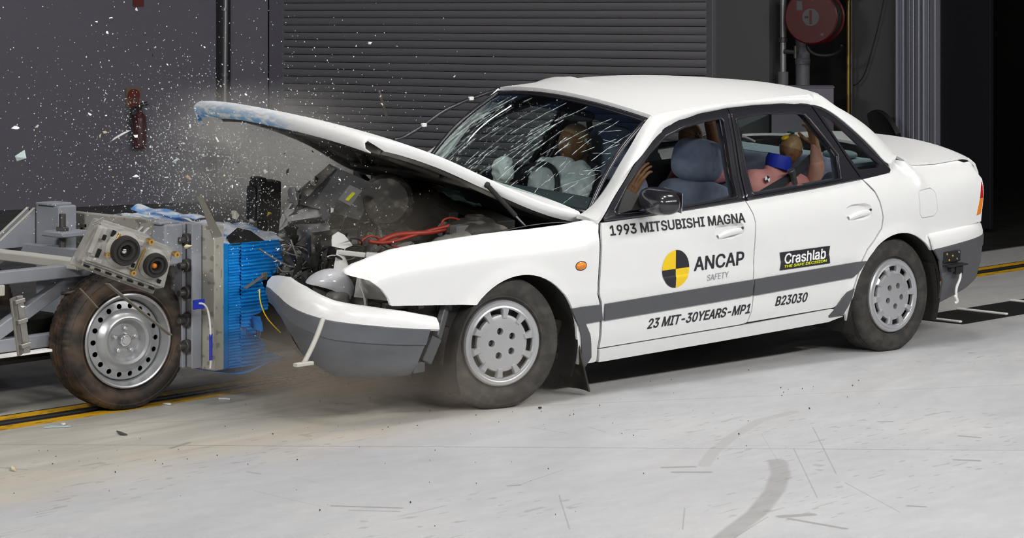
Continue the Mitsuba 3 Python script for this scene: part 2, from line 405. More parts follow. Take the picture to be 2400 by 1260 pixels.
reg(ext + "__hose", tube(curve([c0 + [0, 0, .95], c0 - wd * .07 + [0, 0, .955], c0 - wd * .085 + [0, 0, .85], c0 - wd * .085 + wn * .02 + [0, 0, .66]], 16), .011, 8), "m_black", True)
reg(ext + "__wall_bracket", cbox(.1, .02, .05, .003, onwall(1.36, .012, .86)), "m_black")
B3 = np.stack([wd, np.array([0, 0, 1.0]), np.cross(wd, [0, 0, 1.0])], 1)
def wallsign(key, t, z, w, h, label, red_all=False):
    k = thing(key, label, "sign")
    reg(k + "__plate", move(cbox(w, h, .006, .001), Rt(B3, onwall(t, .004, z))), "m_sign_red" if red_all else "m_sign_sand")
    if not red_all:
        reg(k + "__red_disc", prism(Point(0, .02).buffer(w * .42).intersection(sbox(-1, -.005, 1, 1)), .002, Rt(B3, onwall(t, .008, z))), "m_sign_red", label="red half disc")
        reg(k + "__red_band", prism(Point(0, -.05).buffer(w * .36).intersection(sbox(-1, -1, 1, -.045)), .002, Rt(B3, onwall(t, .008, z))), "m_sign_red", label="red lower patch")
    for r in range(2 if red_all else 3):
        reg(k + "__print", move(cat(*[cbox(w * .11, .008, .002, .0005, ((i - 2.5) * w * .125, -.012 * r - (0.0 if red_all else .012), 0)) for i in range(6)]), Rt(B3, onwall(t, .0085, z))), "m_sign_sand" if red_all else "m_fire_dark")
wallsign("extinguisher_sign", 1.33, 1.05, .155, .19, "small sand and red sign above the fire extinguisher")
wallsign("red_sign", 1.38, 2.02, .11, .16, "plain red sign high on the grey wall, cut by the top of the picture", True)

# hose reel in its niche
reel = thing("hose_reel", "red fire hose reel in the dark niche above the rear of the car", "hose reel")
rc = np.array([8.13, 3.26, 1.84]); rdn = np.array([-.93, -.36, 0]); rdn /= np.linalg.norm(rdn)
def disc(r, t, o, bsdf, nm, sm=30, lab=None):
    return reg(reel + "__" + nm, move(lathe([(0, 0), (r - .012, 0), (r, .008), (r, t - .008), (r - .012, t), (0, t)], 48), frame(rdn, rc + rdn * o)), bsdf, sm, lab)
disc(.235, .025, .0, "m_fire_red", "front_disc")
disc(.235, .02, -.26, "m_fire_red", "back_disc")
for i in range(9):
    reg(reel + "__hose_coil", move(trimesh.creation.torus(.185 if i % 2 else .195, .016, major_sections=36, minor_sections=8), frame(rdn, rc + rdn * (-.235 + i * .027))), "m_black", True)
reg(reel + "__hub_plate", prism(Point(0, 0).buffer(.075).difference(unary_union([sbox(-.012, -.06, .012, .06), sbox(-.055, -.01, -.02, .01)])), .004, frame(rdn, rc + rdn * .026)), "m_wall_dimmed")
for q in ((-.10, .10, .05, .08), (.02, .16, .02, .03), (.1, -.15, .025, .02)):
    reg(reel + "__label", prism(sbox(q[0] - q[2] / 2, q[1] - q[3] / 2, q[0] + q[2] / 2, q[1] + q[3] / 2), .003, frame(rdn, rc + rdn * .026)), "m_wall_dimmed")
reg(reel + "__loose_hose", tube(curve([rc + [.12, .1, -.17], rc + [.10, .08, -.30], rc + [.2, -.1, -.32], rc + [.16, -.2, -.24]], 20), .017, 8), "m_black", True)
reg(reel + "__valve", cat(cyl(rc + [.06, .33, -.3], rc + [.08, .20, -.31], .02, 10), cyl(rc + [.07, .22, -.36], rc + [.07, .22, -.25], .015, 10)), "m_steel_dark", 40)
pipe = thing("water_pipe", "shiny vertical water pipe left of the hose reel", "pipe")
reg(pipe + "__pipe", tube([(8.21, 3.62, 1.16), (8.21, 3.62, 3.0)], .026, 16), "m_galv", 40)
reg(pipe + "__coupling", cyl((8.21, 3.62, 1.16), (8.21, 3.62, 1.36), .047, 16, .004), "m_duct", 40)
reg(pipe + "__clamp", cyl((8.21, 3.62, 1.62), (8.21, 3.62, 1.66), .04, 16, .004), "m_steel_dark", 40)
pipe2 = thing("grey_pipe", "thick dull grey pipe under the hose reel", "pipe")
reg(pipe2 + "__pipe", tube([(8.49, 3.61, .4), (8.49, 3.61, 1.75)], .062, 20), "m_duct", 40)
reg(pipe2 + "__collar", cyl((8.49, 3.61, 1.42), (8.49, 3.61, 1.47), .068, 20, .004), "m_duct", 40)
cab = thing("service_cabinet", "pale grey service cabinet behind the car roof", "cabinet")
cx_, cy_ = np.array([7.86, 3.32]), np.array([8.09, 3.0])
wallbox(cab + "__body", cx_ - (cy_ - cx_) * .35, cy_, 0, 1.232, .4, "m_wall", kind=None)
wallbox(cab + "__top_lip", cx_ - (cy_ - cx_) * .36 + [-.01, 0], cy_ + [.0, -.01], 1.232, 1.245, .42, "m_wall", kind=None)
reg("conduit", cat(*[tube(curve([(8.95, 3.40 + o, .3), (8.955, 3.405 + o, 1.2), (8.95, 3.40 + o, 2.6)], 12), .012, 8) for o in (0,)]), "m_steel_dark", True, label="thin dark conduit on the edge of the hose reel niche", cat="conduit")
reg("conduit", tube([(9.0, 3.47, .3), (9.0, 3.47, 2.6)], .018, 8), "m_brass", True, label="rusty brown conduit on the edge of the hose reel niche", cat="conduit")
reg("green_box", cbox(.3, .25, .5, .01, (8.75, 3.45, 2.26)), "m_green", label="green box above the hose reel niche, cut by the top of the picture", cat="box")
reg("hanging_cable", tube(curve([(9.03, 3.08, 2.2), (9.03, 3.16, 1.8), (9.03, 3.27, 1.45), (9.03, 3.37, 1.26), (9.03, 3.45, 1.22)], 30), .005, 6), "m_black", True, label="thin black cable drooping down the dim grey wall", cat="cable")
chair = thing("dark_seat_back", "dark curved seat back in shadow above the boot lid", "chair")
P = [[(8.62 + .06 * math.sin(v * 3.1), 3.02 - u * .30, .55 + v * (.47 - .10 * (2 * u - .6) ** 2)) for u in np.linspace(0, 1, 12)] for v in np.linspace(0, 1, 10)]
reg(chair + "__back", slab(P, .04), "m_black", 40)
reg(chair + "__post", tube([(8.66, 2.87, .0), (8.66, 2.87, .6)], .03, 10), "m_black", 40)

# aluminium profile columns and the dark panel beside them
prof = thing("aluminium_profile_column", "row of grooved aluminium profiles right of the dim wall", "column")
A0, A1 = np.array([9.04, 2.98]), np.array([8.955, 2.485]); ad = (A1 - A0) / np.linalg.norm(A1 - A0); an = np.array([-ad[1], ad[0]]); an = an if an @ (CAM[:2] - A0) > 0 else -an
L = np.linalg.norm(A1 - A0); xs = [0, .02, .045, .10, .125, .15, .195, .215, .25, .262, .31, .335, .36, .40, .425, .47, L]
for i, (u, v) in enumerate(zip(xs[:-1], xs[1:])):
    dep = (.00, .05, .02, .055, .0, .045, .02, .06, .02, .055, .01, .05, .03, .0, .05, .06)[i]
    wallbox(prof + "__rib", A0 + ad * u + an * dep, A0 + ad * (v - .002) + an * dep, 0, 2.9, .04 + dep, "m_alu_profile", kind=None)
wallbox("wall_panel", (8.955, 2.48), (8.92, 1.965), .03, 2.9, .05, "m_panel_dark", "dark grey upright panel at the right behind the boot", kind="structure")

# track slot in the floor
def strip(key, y0, y1, bsdf, z, x0=-9.0, x1=15.0, **kw):
    f = lambda x, y: (x, y - .0115 * (x + 2), z)
    return reg(key, slab([[f(x0, y0), f(x1, y0)], [f(x0, y1), f(x1, y1)]], .002), bsdf, **kw)
track = thing("tow_track", "yellow-edged black tow track running along the floor", "track")
strip(track + "__yellow_edge", .425, .505, "m_track_yellow", .003)
strip(track + "__slot", .505, .625, "m_track_black", .0025)
strip(track + "__yellow_edge", .625, .715, "m_track_yellow", .003)
strip(track + "__seam", .715, .735, "m_track_black", .0025)
strip(track + "__rail", .54, .565, "m_steel_dark", .006)

# black grate with white bars behind the car
mt = thing("black_grate", "black floor grate with white cross bars behind the rear wheel", "grate")
gx0, gx1 = 3.80, 5.6
G = lambda x, y: (x, y + (x - 3.8) * -.045)
reg(mt + "__pan", slab([[(*G(gx0, -.90), .005), (*G(gx1, -.90), .005)], [(*G(gx0, -.50), .005), (*G(gx1, -.50), .005)]], .004), "m_void")
for x in (3.83, 4.33, 4.93, 5.5):
    reg(mt + "__cross_bar", bar((*G(x, -.87), .010), (*G(x + .02, -.50), .010), .03, .014), "m_white_plain")

# ---------------------------------------------------------------- the white car
# Car frame: x backwards from the front axle, y to the car's right (the camera sees the left side, y < 0), z up.
def _R(axis, deg):
    return rot(axis, deg)[:3, :3]
CR = _R("z", -6.76) @ _R("y", -1.4) @ _R("x", 3.2)
MC = Rt(CR, (0, 0, .035))
def tw(p):
    return np.atleast_2d(np.asarray(p, float)) @ CR.T + [0, 0, .035]
CAR = thing("car", "white four-door sedan with a crushed front, driven into the blue barrier", "car")
def cp(name, mesh, bsdf, smooth=False, label=None, parent=CAR, kind=None):
    """A part of the car, its mesh given in the car's frame."""
    m = mesh.copy(); m.apply_transform(MC)
    return reg(f"{parent}__{name}", m, bsdf, smooth, label, kind=kind)

_prof = PchipInterpolator([.10, .16, .22, .30, .36, .42, .50, .532, .545, .60, .72, .80, .88, .95, 1.0, 1.2, 1.36, 1.46],
                          [.80, .825, .845, .866, .872, .876, .882, .8835, .8795, .8785, .875, .862, .835, .795, .765, .665, .575, .50])
AF, AR = (-.03, .275, .375), (2.745, .235, .372)      # wheel arches: centre x, z, radius
def W(X, Z):
    """Half width of the body side."""
    w = _prof(np.clip(Z, .1, 1.46)) - .035 * np.clip(-X + .1, 0, 2) ** 1.6 - .055 * np.clip((X - 2.6) / 1.1, 0, 2) ** 1.8
    for cx, cz, r in (AF, AR):
        d = np.hypot(X - cx, Z - cz) - r
        w = w + .013 * np.exp(-(np.clip(d - .012, 0, 1) / .028) ** 2) * (Z < .75) * (Z > .1)
    return w
_ft = PchipInterpolator([-1.1, -.953, -.914, -.709, -.470, -.173, .125, .347, .455, .55], [.70, .742, .769, .814, .830, .842, .841, .844, .865, .88])
def WF(X, Z):
    """The front fender: rolls inwards towards the bonnet line."""
    t = np.clip((Z - (_ft(X) - .13)) / .13, 0, 1)
    return W(X, np.minimum(Z, .80)) - np.clip(.86 - .77, 0, 1) * t ** 2.6 * np.clip((.6 - X) * 4, 0, 1)
_bt = PchipInterpolator([2.6, 2.968, 3.052, 3.253, 3.513, 3.60, 3.7], [1.02, .972, .942, .934, .945, .92, .86])
def WQ(X, Z):
    """The rear quarter: rolls inwards towards the boot line behind the pillar."""
    t = np.clip((Z - (_bt(X) - .15)) / .15, 0, 1)
    return W(X, np.minimum(Z, .82 + 9 * np.clip(2.95 - X, 0, 1))) - .125 * t ** 2.4 * np.clip((X - 2.72) * 5, 0, 1)

def crush(v):
    """The struck right-hand front of the car is pushed back and crumpled."""
    v = v.copy(); k = np.clip((.05 - v[:, 0]) / .5, 0, 1) * np.clip((v[:, 1] - .05) / .35, 0, 1)
    n = np.stack([meshkit.fbm(v * 6, 3, s) - .5 for s in (1, 2, 3)], 1)
    v[:, 0] += k * (.05 - v[:, 0]) * .72; v += n * k[:, None] * .22
    return v

def sidemesh(poly, s=-1, off=0.0, Wf=W, h=.03, flange=.014, holes_flange=True):
    """A polygon of the side view laid on the body side; its rims turn inwards by flange. s = -1 left, 1 right."""
    ms = []
    for g in getattr(poly, "geoms", [poly]):
        g = shapely.geometry.polygon.orient(g)
        p, f = tri2d(g, h)
        v = np.stack([p[:, 0], s * (Wf(p[:, 0], p[:, 1]) + off), p[:, 1]], 1)
        f = f if s < 0 else f[:, ::-1]
        ms.append(trimesh.Trimesh(v, f, process=False))
        if flange:
            for ring in [g.exterior, *(g.interiors if holes_flange else ())]:
                c = []
                q = np.asarray(ring.coords)
                for a, b in zip(q[:-1], q[1:]):
                    k = max(1, int(math.ceil(np.linalg.norm(b - a) / (h * .6)))); c += [a + (b - a) * i / k for i in range(k)]
                c = np.array(c + c[:1]); w = Wf(c[:, 0], c[:, 1]) + off
                G = np.stack([np.stack([c[:, 0], s * w, c[:, 1]], 1), np.stack([c[:, 0], s * (w - flange), c[:, 1]], 1)])
                ms.append(grid(G, flip=s > 0))
    m = cat(*ms)
    if s > 0: m.vertices = crush(np.asarray(m.vertices))
    return m

def arch(A, x0, x1, n=26, r=None):
    """Points of the wheel arch's rim from angle x0 to x1 (degrees, 0 = rear, 90 = up)."""
    t = np.radians(np.linspace(x0, x1, n)); r = r or A[2]
    return [(A[0] + r * math.cos(a), A[1] + r * math.sin(a)) for a in t]

DLO = [(.519, .858), (.638, .947), (.760, 1.027), (.952, 1.165), (1.053, 1.224), (1.133, 1.258), (1.247, 1.290), (1.422, 1.319), (1.634, 1.336), (1.845, 1.341), (2.055, 1.337), (2.240, 1.327), (2.342, 1.306), (2.444, 1.253), (2.521, 1.192), (2.598, 1.123), (2.672, 1.046), (2.742, .972), (2.762, .950), (2.742, .935), (2.506, .918), (2.066, .896), (1.551, .876), (1.025, .859)]
GF = [(.600, .880), (.758, .996), (.982, 1.143), (1.133, 1.218), (1.289, 1.257), (1.446, 1.277), (1.575, 1.286), (1.592, 1.274), (1.500, .896), (1.038, .876)]
GR = [(1.683, 1.275), (1.80, 1.288), (1.918, 1.292), (2.127, 1.286), (2.215, 1.275), (2.242, 1.250), (2.380, 1.049), (2.334, .933), (2.325, .928), (1.612, .898)]
GQ = [(2.345, 1.275), (2.431, 1.226), (2.545, 1.117), (2.680, .979), (2.662, .963), (2.500, .962), (2.418, 1.115)]
GAP = .0035
smooth_ring = lambda pts, r: Polygon(pts).buffer(-r).buffer(2 * r).buffer(-r)
PDLO = smooth_ring(DLO, .008)
cutF = Polygon([(0, -1), (0, 2), (1.665, 2), (1.653, 1.32), (1.551, .876), (1.551, -1)])
cutR = Polygon([(1.551, -1), (1.551, .876), (1.653, 1.32), (1.665, 2), (2.28, 2), (2.298, 1.309), (2.398, 1.112), (2.486, .922), (2.5, -1)])
front_door_low = Polygon([(.517, .850), (1.025, .859), (1.551, .876), (1.570, .840), (1.590, .80), (1.597, .76), (1.592, .70), (1.578, .552), (1.580, .450), (1.590, .366), (1.588, .30), (1.572, .232), (1.53, .226), (.521, .223), (.515, .334), (.503, .458), (.484, .505), (.507, .806)])
rear_door_low = Polygon([(1.551, .876), (2.066, .896), (2.496, .918), (2.526, .885), (2.566, .845), (2.592, .79), (2.610, .704), (2.597, .646), (2.533, .587), (2.462, .53), (2.418, .47), (2.398, .41), (2.372, .34), (2.339, .28), (2.25, .236), (1.572, .232), (1.588, .30), (1.590, .366), (1.580, .450), (1.578, .552), (1.592, .70), (1.597, .76), (1.590, .80), (1.570, .840)])
def oval(x, z, a, b, n=40, e=2.6):
    t = np.linspace(0, 2 * np.pi, n, endpoint=False); c, s_ = np.cos(t), np.sin(t)
    return Polygon(np.stack([x + a * np.sign(c) * np.abs(c) ** (2 / e), z + b * np.sign(s_) * np.abs(s_) ** (2 / e)], 1))
HAND = {"front": (1.400, .737), "rear": (2.412, .749)}

def handle(door, s, x, z):
    """Recessed bowl with a pull bar across it."""
    o = oval(x, z, .112, .046)
    p, f = tri2d(o, .012)
    r = np.clip(1 - (np.abs((p[:, 0] - x) / .112) ** 2.6 + np.abs((p[:, 1] - z) / .046) ** 2.6), 0, 1)
    y = W(p[:, 0], p[:, 1]) - .028 * np.minimum(1, r * 2.2)
    hk = cp("handle_recess", trimesh.Trimesh(np.stack([p[:, 0], s * y, p[:, 1]], 1), f if s < 0 else f[:, ::-1], process=False), "m_white_paint", True, parent=door)
    u = np.linspace(-1, 1, 25); P = []
    for q in np.linspace(0, 2 * np.pi, 15):
        hh = .017 * (1 - .35 * np.abs(u) ** 3); cx = x + .002 + .088 * u
        zz = z - .010 + .010 * u + hh * math.sin(q) - .008 * np.abs(u) ** 2
        yy = W(cx, zz) + .002 + .010 * math.cos(q) - .006 * np.abs(u) ** 3
        P.append(np.stack([cx, s * yy, zz], 1))
    cp("door_handle", grid(P, flip=s < 0), "m_white_paint", True, parent=door)
    cp("lock", move(lathe([(0, 0), (.008, 0), (.008, .004), (0, .004)], 12), frame((0, s, 0), (x + .098, s * (W(x, z) - .004), z + .004))), "m_steel_dark", parent=door)

def rim(poly, inner, y_off):
    return poly.difference(unary_union(inner))

def strip_poly(a, b):
    return Polygon([*a, *b[::-1]])
SF = Polygon([(.523, .451), (1.574, .4655), (1.574, .3805), (.523, .368)])
SR = Polygon([(1.586, .4655), (2.452, .480), (2.405, .43), (2.362, .397), (1.586, .3805)])
SN = Polygon([(.285, .457), (.495, .4515), (.515, .369), (.340, .364), (.300, .43)])

for s in (-1, 1):
    # front fender
    fender = Polygon([(-.985, .735), (-.953, .752), (-.914, .769), (-.82, .793), (-.709, .814), (-.590, .824), (-.470, .830), (-.320, .837), (-.173, .842), (-.02, .843), (.125, .841), (.347, .844), (.455, .862), (.506, .850),
                      (.493, .806), (.471, .505), (.490, .458), (.502, .334), (.509, .227), (.528, .152), (.40, .155)] + arch(AF, -12, 136)[3:] + [(-.36, .541), (-.777, .578), (-.794, .617), (-.826, .657), (-.888, .703), (-.95, .722)])
    fender = fender.buffer(-.012).buffer(.024).buffer(-.012)
    fk = cp("front_fender", sidemesh(fender, s, 0, WF, .025), "m_white_paint", 40)
    cp("grey_strip", sidemesh(SN.buffer(-.001), s, .009, W, .03, .012), "m_strip_grey", 30, label="grey rubbing strip", parent=fk)
    if s < 0:
        o = oval(.364, .654, .033, .019, 30, 2.2); p, f = tri2d(o, .006)
        r = np.clip(1 - (((p[:, 0] - .364) / .033) ** 2 + ((p[:, 1] - .654) / .019) ** 2), 0, 1)
        cp("side_indicator", trimesh.Trimesh(np.stack([p[:, 0], -(W(p[:, 0], p[:, 1]) + .001 + .013 * np.sqrt(r)), p[:, 1]], 1), f, process=False), "m_amber", True, label="orange side indicator", parent=fk)
        cp("indicator_gasket", sidemesh(o.buffer(.004), -1, .001, W, .01, .003), "m_dark_trim", parent=fk)
    # doors
    for nm, low, cut, G, ST in (("front", front_door_low, cutF, GF, SF), ("rear", rear_door_low, cutR, GR, SR)):
        hx, hz = HAND[nm]
        skin = low.buffer(-GAP).difference(oval(hx, hz, .112, .046))
        d = cp(nm + "_door", sidemesh(skin, s, 0, W, .028), "m_white_paint", 35)
        handle(d, s, hx, hz)
        cp("grey_strip", sidemesh(ST, s, .010, W, .03, .013), "m_strip_grey", 30, label="grey rubbing strip", parent=d)
        g = smooth_ring(G, .012)
        fr = PDLO.intersection(cut).buffer(-.003).difference(g)
        fr = max(getattr(fr, "geoms", [fr]), key=lambda a: a.area)
        cp("window_frame", sidemesh(fr, s, .004, W, .014, .026), "m_dark_trim", 35, label="glossy black window frame", parent=d)
        cp("window", sidemesh(g.buffer(.006), s, -.014, W, .06, 0), "m_glass", True, label="side window glass", parent=d)
        for i_, ring in enumerate((g.exterior,)):
            c_ = np.asarray(ring.segmentize(.02).coords); cp("glass_rubber", tube(np.stack([c_[:, 0], s * (W(c_[:, 0], c_[:, 1]) + .003), c_[:, 1]], 1), .0065, 6), "m_dark_trim", True, parent=d)
        lip = np.array([(1.640, 1.30), (1.538, .885)] if nm == "front" else [(1.664, 1.30), (1.564, .890)]); lp = np.linspace(lip[0], lip[1], 20)
        cp("pillar_lip", tube(np.stack([lp[:, 0], s * (W(lp[:, 0], lp[:, 1]) + .005), lp[:, 1]], 1), .009, 8), "m_dark_trim", True, parent=d)
        bl = [(x, z) for x, z in ((.535, .862), (1.025, .866), (1.54, .883))] if nm == "front" else [(1.562, .884), (2.066, .903), (2.478, .924)]
        bp = np.array([(x, s * (W(x, z) + .006), z) for x, z in zip(np.linspace(bl[0][0], bl[-1][0], 24), np.interp(np.linspace(bl[0][0], bl[-1][0], 24), *zip(*bl)))])
        cp("belt_moulding", tube(bp, .0085, 8), "m_dark_trim", True, parent=d)
        ip = low.union(PDLO.intersection(cut)).buffer(-.02).difference(g)
        cp("inner_panel", sidemesh(max(getattr(ip, "geoms", [ip]), key=lambda a: a.area), s, -.06, W, .06, 0), "m_seat_dark", parent=d)
    bl = Polygon([(2.376, 1.062), (2.336, .930), (2.452, .929), (2.410, 1.040)])
    # rear quarter with its pillar
    quarter = Polygon([(2.503, .9155), (2.742, .933), (2.766, .945), (2.80, .985), (2.83, 1.005), (2.87, 1.000), (2.92, .985), (2.968, .972), (3.01, .95), (3.052, .942), (3.15, .937), (3.253, .934), (3.38, .939), (3.47, .944), (3.50, .930), (3.530, .895), (3.572, .84), (3.566, .815), (3.534, .66), (3.525, .600), (3.30, .5845), (3.06, .566), (3.045, .555)]
                      + [(3.038, .49)] + arch(AR, 42, 196, 34) + [(2.345, .20), (2.338, .178), (2.30, .20), (2.346, .281), (2.379, .34), (2.405, .41), (2.425, .47), (2.468, .527), (2.539, .583), (2.604, .642), (2.617, .704), (2.599, .79), (2.573, .849), (2.533, .889)])
    tailp = Polygon([(3.482, .642), (3.519, .646), (3.536, .70), (3.550, .78), (3.556, .822), (3.540, .80), (3.515, .73)])
    fuel = Polygon([(2.937, .822), (3.055, .828), (3.088, .805), (3.094, .70), (3.062, .675), (2.95, .672), (2.935, .70)]).buffer(-.028).buffer(.028)
    q = quarter.difference(tailp.buffer(.003))
    if s < 0: q = q.difference(fuel.buffer(.003))
    qk = cp("rear_quarter", sidemesh(q, s, 0, WQ, .026), "m_white_paint", 35)
    if s < 0: cp("fuel_flap", sidemesh(fuel, s, .0005, WQ, .03, .01), "m_white_paint", 30, parent=qk)
    up = tailp.intersection(sbox(3, .735, 4, 1)); dn = tailp.intersection(sbox(3, .3, 4, .735))
    tl = cp("tail_light", sidemesh(up, s, .002, WQ, .02, .01), "m_red_lens", 35, label="red and amber tail light", parent=CAR)
    cp("amber_lens", sidemesh(dn, s, .002, WQ, .02, .01), "m_amber", 35, label="amber lower lens", parent=tl)
    gq = smooth_ring(GQ, .008)
    cutQ = Polygon([(2.303, 2), (2.303, 1.309), (2.403, 1.112), (2.491, .922), (2.5, -1), (4, -1), (4, 2)])
    fr = PDLO.intersection(cutQ).buffer(-.002).difference(gq)
    cp("quarter_frame", sidemesh(max(getattr(fr, "geoms", [fr]), key=lambda a: a.area), s, .004, W, .014, .022), "m_dark_trim", 35, label="glossy black quarter window frame", parent=qk)
    cp("quarter_window", sidemesh(gq.buffer(.004), s, -.010, W, .05, 0), "m_glass", True, label="quarter window glass", parent=qk)
    # sill and stone guard
    sill = Polygon([(.522, .2195), (1.53, .2215), (2.24, .232), (2.30, .20), (2.338, .178), (2.23, .158), (1.4, .152), (.541, .150)])
    sk = cp("sill", sidemesh(sill, s, .006, W, .025, .05), "m_white_paint", 35)
    guard = Polygon([(2.372, .335), (2.330, .318), (2.298, .290), (2.26, .240), (2.215, .196), (2.225, .185), (2.330, .183), (2.345, .23)])
    cp("stone_guard", sidemesh(guard, s, .009, W, .02, .012), "m_strip_grey", 30, label="dark grey stone guard", parent=sk)
    # roof edge moulding over the side windows
    mp = np.array(DLO[4:18]); mp = curve(np.c_[mp, np.zeros(len(mp))], 50)[:, :2]
    cp("roof_moulding", tube(np.stack([mp[:, 0], s * (W(mp[:, 0], mp[:, 1]) + .006), mp[:, 1]], 1), .009, 8), "m_dark_trim", True)

# roof: lofted between the side window lines
def crossrail(x, s):
    """The point of the roof rail over x."""
    z = np.interp(x, [1.0, 1.133, 1.247, 1.422, 1.634, 1.845, 2.055, 2.24, 2.342], [1.20, 1.262, 1.294, 1.323, 1.340, 1.345, 1.341, 1.331, 1.312])
    return np.array([x, s * W(x, z), z])
us = np.linspace(0, 1, 40)
def header(v):
    """Front edge of the roof across the car; v = -1 left, 1 right (the right corner is pushed up)."""
    return np.array([1.085 - .0 * v - .055 * (1 - v * v), .60 * v, 1.306 + .050 * (1 - v * v) + .048 * (v + 1) / 2])
def backedge(v):
    return np.array([2.40 + .10 * (1 - v * v), .565 * v, 1.352 + .020 * (1 - v * v)])
RV = np.linspace(-1, 1, 45); RU = np.linspace(0, 1, 40); P = np.zeros((len(RU), len(RV), 3))
for i, u in enumerate(RU):
    for j, v in enumerate(RV):
        a, b = header(v), backedge(v); p = a + (b - a) * u
        p[2] += (.205 * u * (1 - u) * (1 - .55 * u)) * (1 - .55 * abs(v) ** 2.2) + .010 * (1 - v ** 4) * u * (1 - u) * 4
        P[i, j] = p
# the buckle on the right of the roof
bk = np.exp(-((P[..., 0] - 1.30 - .25 * (P[..., 1] - .25)) / .035) ** 2) * np.clip((P[..., 1] - .02) / .25, 0, 1)
P[..., 2] += .022 * bk - .012 * np.exp(-((P[..., 0] - 1.42) / .06) ** 2) * np.clip((P[..., 1]) / .25, 0, 1)
cp("roof", slab(P, .02), "m_white_paint", 45)
ROOF = P
# roof sides: between the window line and the roof plate
for s in (-1, 1):
    xs = np.r_[np.linspace(1.06, 2.33, 34)]
    G = []
    edge = P[:, 0 if s < 0 else -1]
    for x in xs:
        a = crossrail(x, s); b = np.array([np.interp(x * 1.0, edge[:, 0], edge[:, k]) for k in range(3)])
        a = a + [0, s * .004, 0]
        row = []
        for t in np.linspace(0, 1, 7):
            p = a + (b - a) * t; p += np.array([0, s * .016, .010]) * math.sin(math.pi * t); row.append(p)
        G.append(row)
    cp("roof_side", slab(G, .012, flip=s > 0), "m_white_paint", 45)
    # windscreen pillar
    d = np.array([(.495, .846), (.56, .893), (.638, .949), (.760, 1.030), (.86, 1.103), (.952, 1.168), (1.053, 1.228), (1.10, 1.248)])
    up = s > 0
    e = np.array([(.455, -.735, .862), (.56, -.70, .868), (.66, -.675, .915), (.768, -.652, .995), (.85, -.64, 1.082), (.915, -.632, 1.148), (1.02, -.612, 1.255), (1.085, -.60, 1.306)])
    if up: e = e * [1, -1, 1] + [0, 0, .048] * np.linspace(0, 1, 8)[:, None]
    A = np.stack([d[:, 0], s * (W(d[:, 0], d[:, 1]) + .004), d[:, 1]], 1)
    A, E = curve(A, 24), curve(e, 24); G = []
    for a, b in zip(A, E):
        kb = min(1, len(G) / 5); G.append([a + (b - a) * t + np.array([-.35, s * 1.0, .45]) * .020 * kb * math.sin(math.pi * t) for t in np.linspace(0, 1, 8)])
    cp("windscreen_pillar", slab(G, .02, flip=s > 0), "m_white_paint", 50)
    # rear pillar
    d = np.array([(2.28, 1.322), (2.342, 1.309), (2.444, 1.256), (2.521, 1.195), (2.598, 1.126), (2.672, 1.049), (2.742, .975), (2.80, .985)])
    e = np.array([(2.33, -.567, 1.362), (2.41, -.563, 1.350), (2.50, -.565, 1.300), (2.60, -.57, 1.255), (2.70, -.58, 1.205), (2.79, -.592, 1.150), (2.88, -.612, 1.075), (2.97, -.64, .985)])
    e = e * [1, -s, 1]
    A = np.stack([d[:, 0], s * (W(d[:, 0], d[:, 1]) + .004), d[:, 1]], 1); A, E = curve(A, 24), curve(e, 24)
    G = [[a + (b - a) * t + np.array([.3, s * .8, .5]) * .018 * math.sin(math.pi * t) for t in np.linspace(0, 1, 8)] for a, b in zip(A, E)]
    cp("rear_pillar", slab(G, .015, flip=s > 0), "m_white_paint", 50)

# windscreen, its rubber and tinted band
def ws(u, v, off=0.0):
    """A point of the windscreen: u = 0 at the scuttle, 1 at the roof; v across."""
    top = header(v) + [-.012, 0, -.012]
    bot = np.array([.590 - .17 * (1 - v * v), .70 * v, .862 + .035 * (1 - v * v) + .05 * (v + 1) / 2])
    p = bot + (top - bot) * u + np.array([-.5, 0, .8]) * (.045 * math.sin(math.pi * u))
    return p + np.array([-.62, 0, .78]) * off
def wsgrid(u0, u1, v0, v1, nu, nv, off=0.0):
    return [[ws(u, v, off) for v in np.linspace(v0, v1, nv)] for u in np.linspace(u0, u1, nu)]
wk = cp("windscreen", grid(wsgrid(0.02, .84, -.955, .955, 18, 30)), "m_glass_front", True, label="greenish cracked windscreen")
cp("shade_band", grid(wsgrid(.84, .985, -.955, .955, 5, 30)), "m_glass_band", True, label="dark blue tinted band", parent=wk)
for nm, ps in (("top", [ws(.99, v, .006) for v in np.linspace(-.985, .985, 30)]), ("side", [ws(u, -.975, .006) for u in np.linspace(0, .99, 24)]), ("side", [ws(u, .975, .006) for u in np.linspace(0, .99, 24)]), ("scuttle", [ws(.01, v, .006) for v in np.linspace(-.98, .98, 30)])):
    cp("rubber_seal", tube(np.array(ps), .013, 8), "m_dark_trim", True, parent=wk)
cr = np.random.default_rng(5); CK = []
def crack(u, v, du, dv, n, w):
    """A crack over the glass: a thin bright polyline, broken into glints."""
    pts = [(u, v)]
    for _ in range(n):
        u += du / n + cr.normal(0, .004); v += dv / n + cr.normal(0, .004); pts.append((u, v))
    for (a, b), (c, d) in zip(pts[:-1], pts[1:]):
        if cr.random() < .22 or not (.02 < a < .97 and .02 < c < .97 and abs(b) < .95 and abs(d) < .95): continue
        p, q = ws(a, b, .002), ws(c, d, .002); L = np.linalg.norm(q - p)
        if L < 1e-3: continue
        CK.append(tube([p, (p + q) / 2 + cr.normal(0, .001, 3), q], np.array([.3, 1, .3]) * w * cr.uniform(.5, 1.3), 4))
for i in range(64):      # long cracks fan up from the lower left of the glass towards the top right
    b = cr.uniform(-.35, .95) if i < 44 else cr.uniform(-.9, .2); a = cr.uniform(.03, .55)
    L = cr.uniform(.15, .62); crack(a, b, L * cr.uniform(.8, 1.15), -L * cr.uniform(.25, .65), 9, cr.uniform(.0007, .0017))
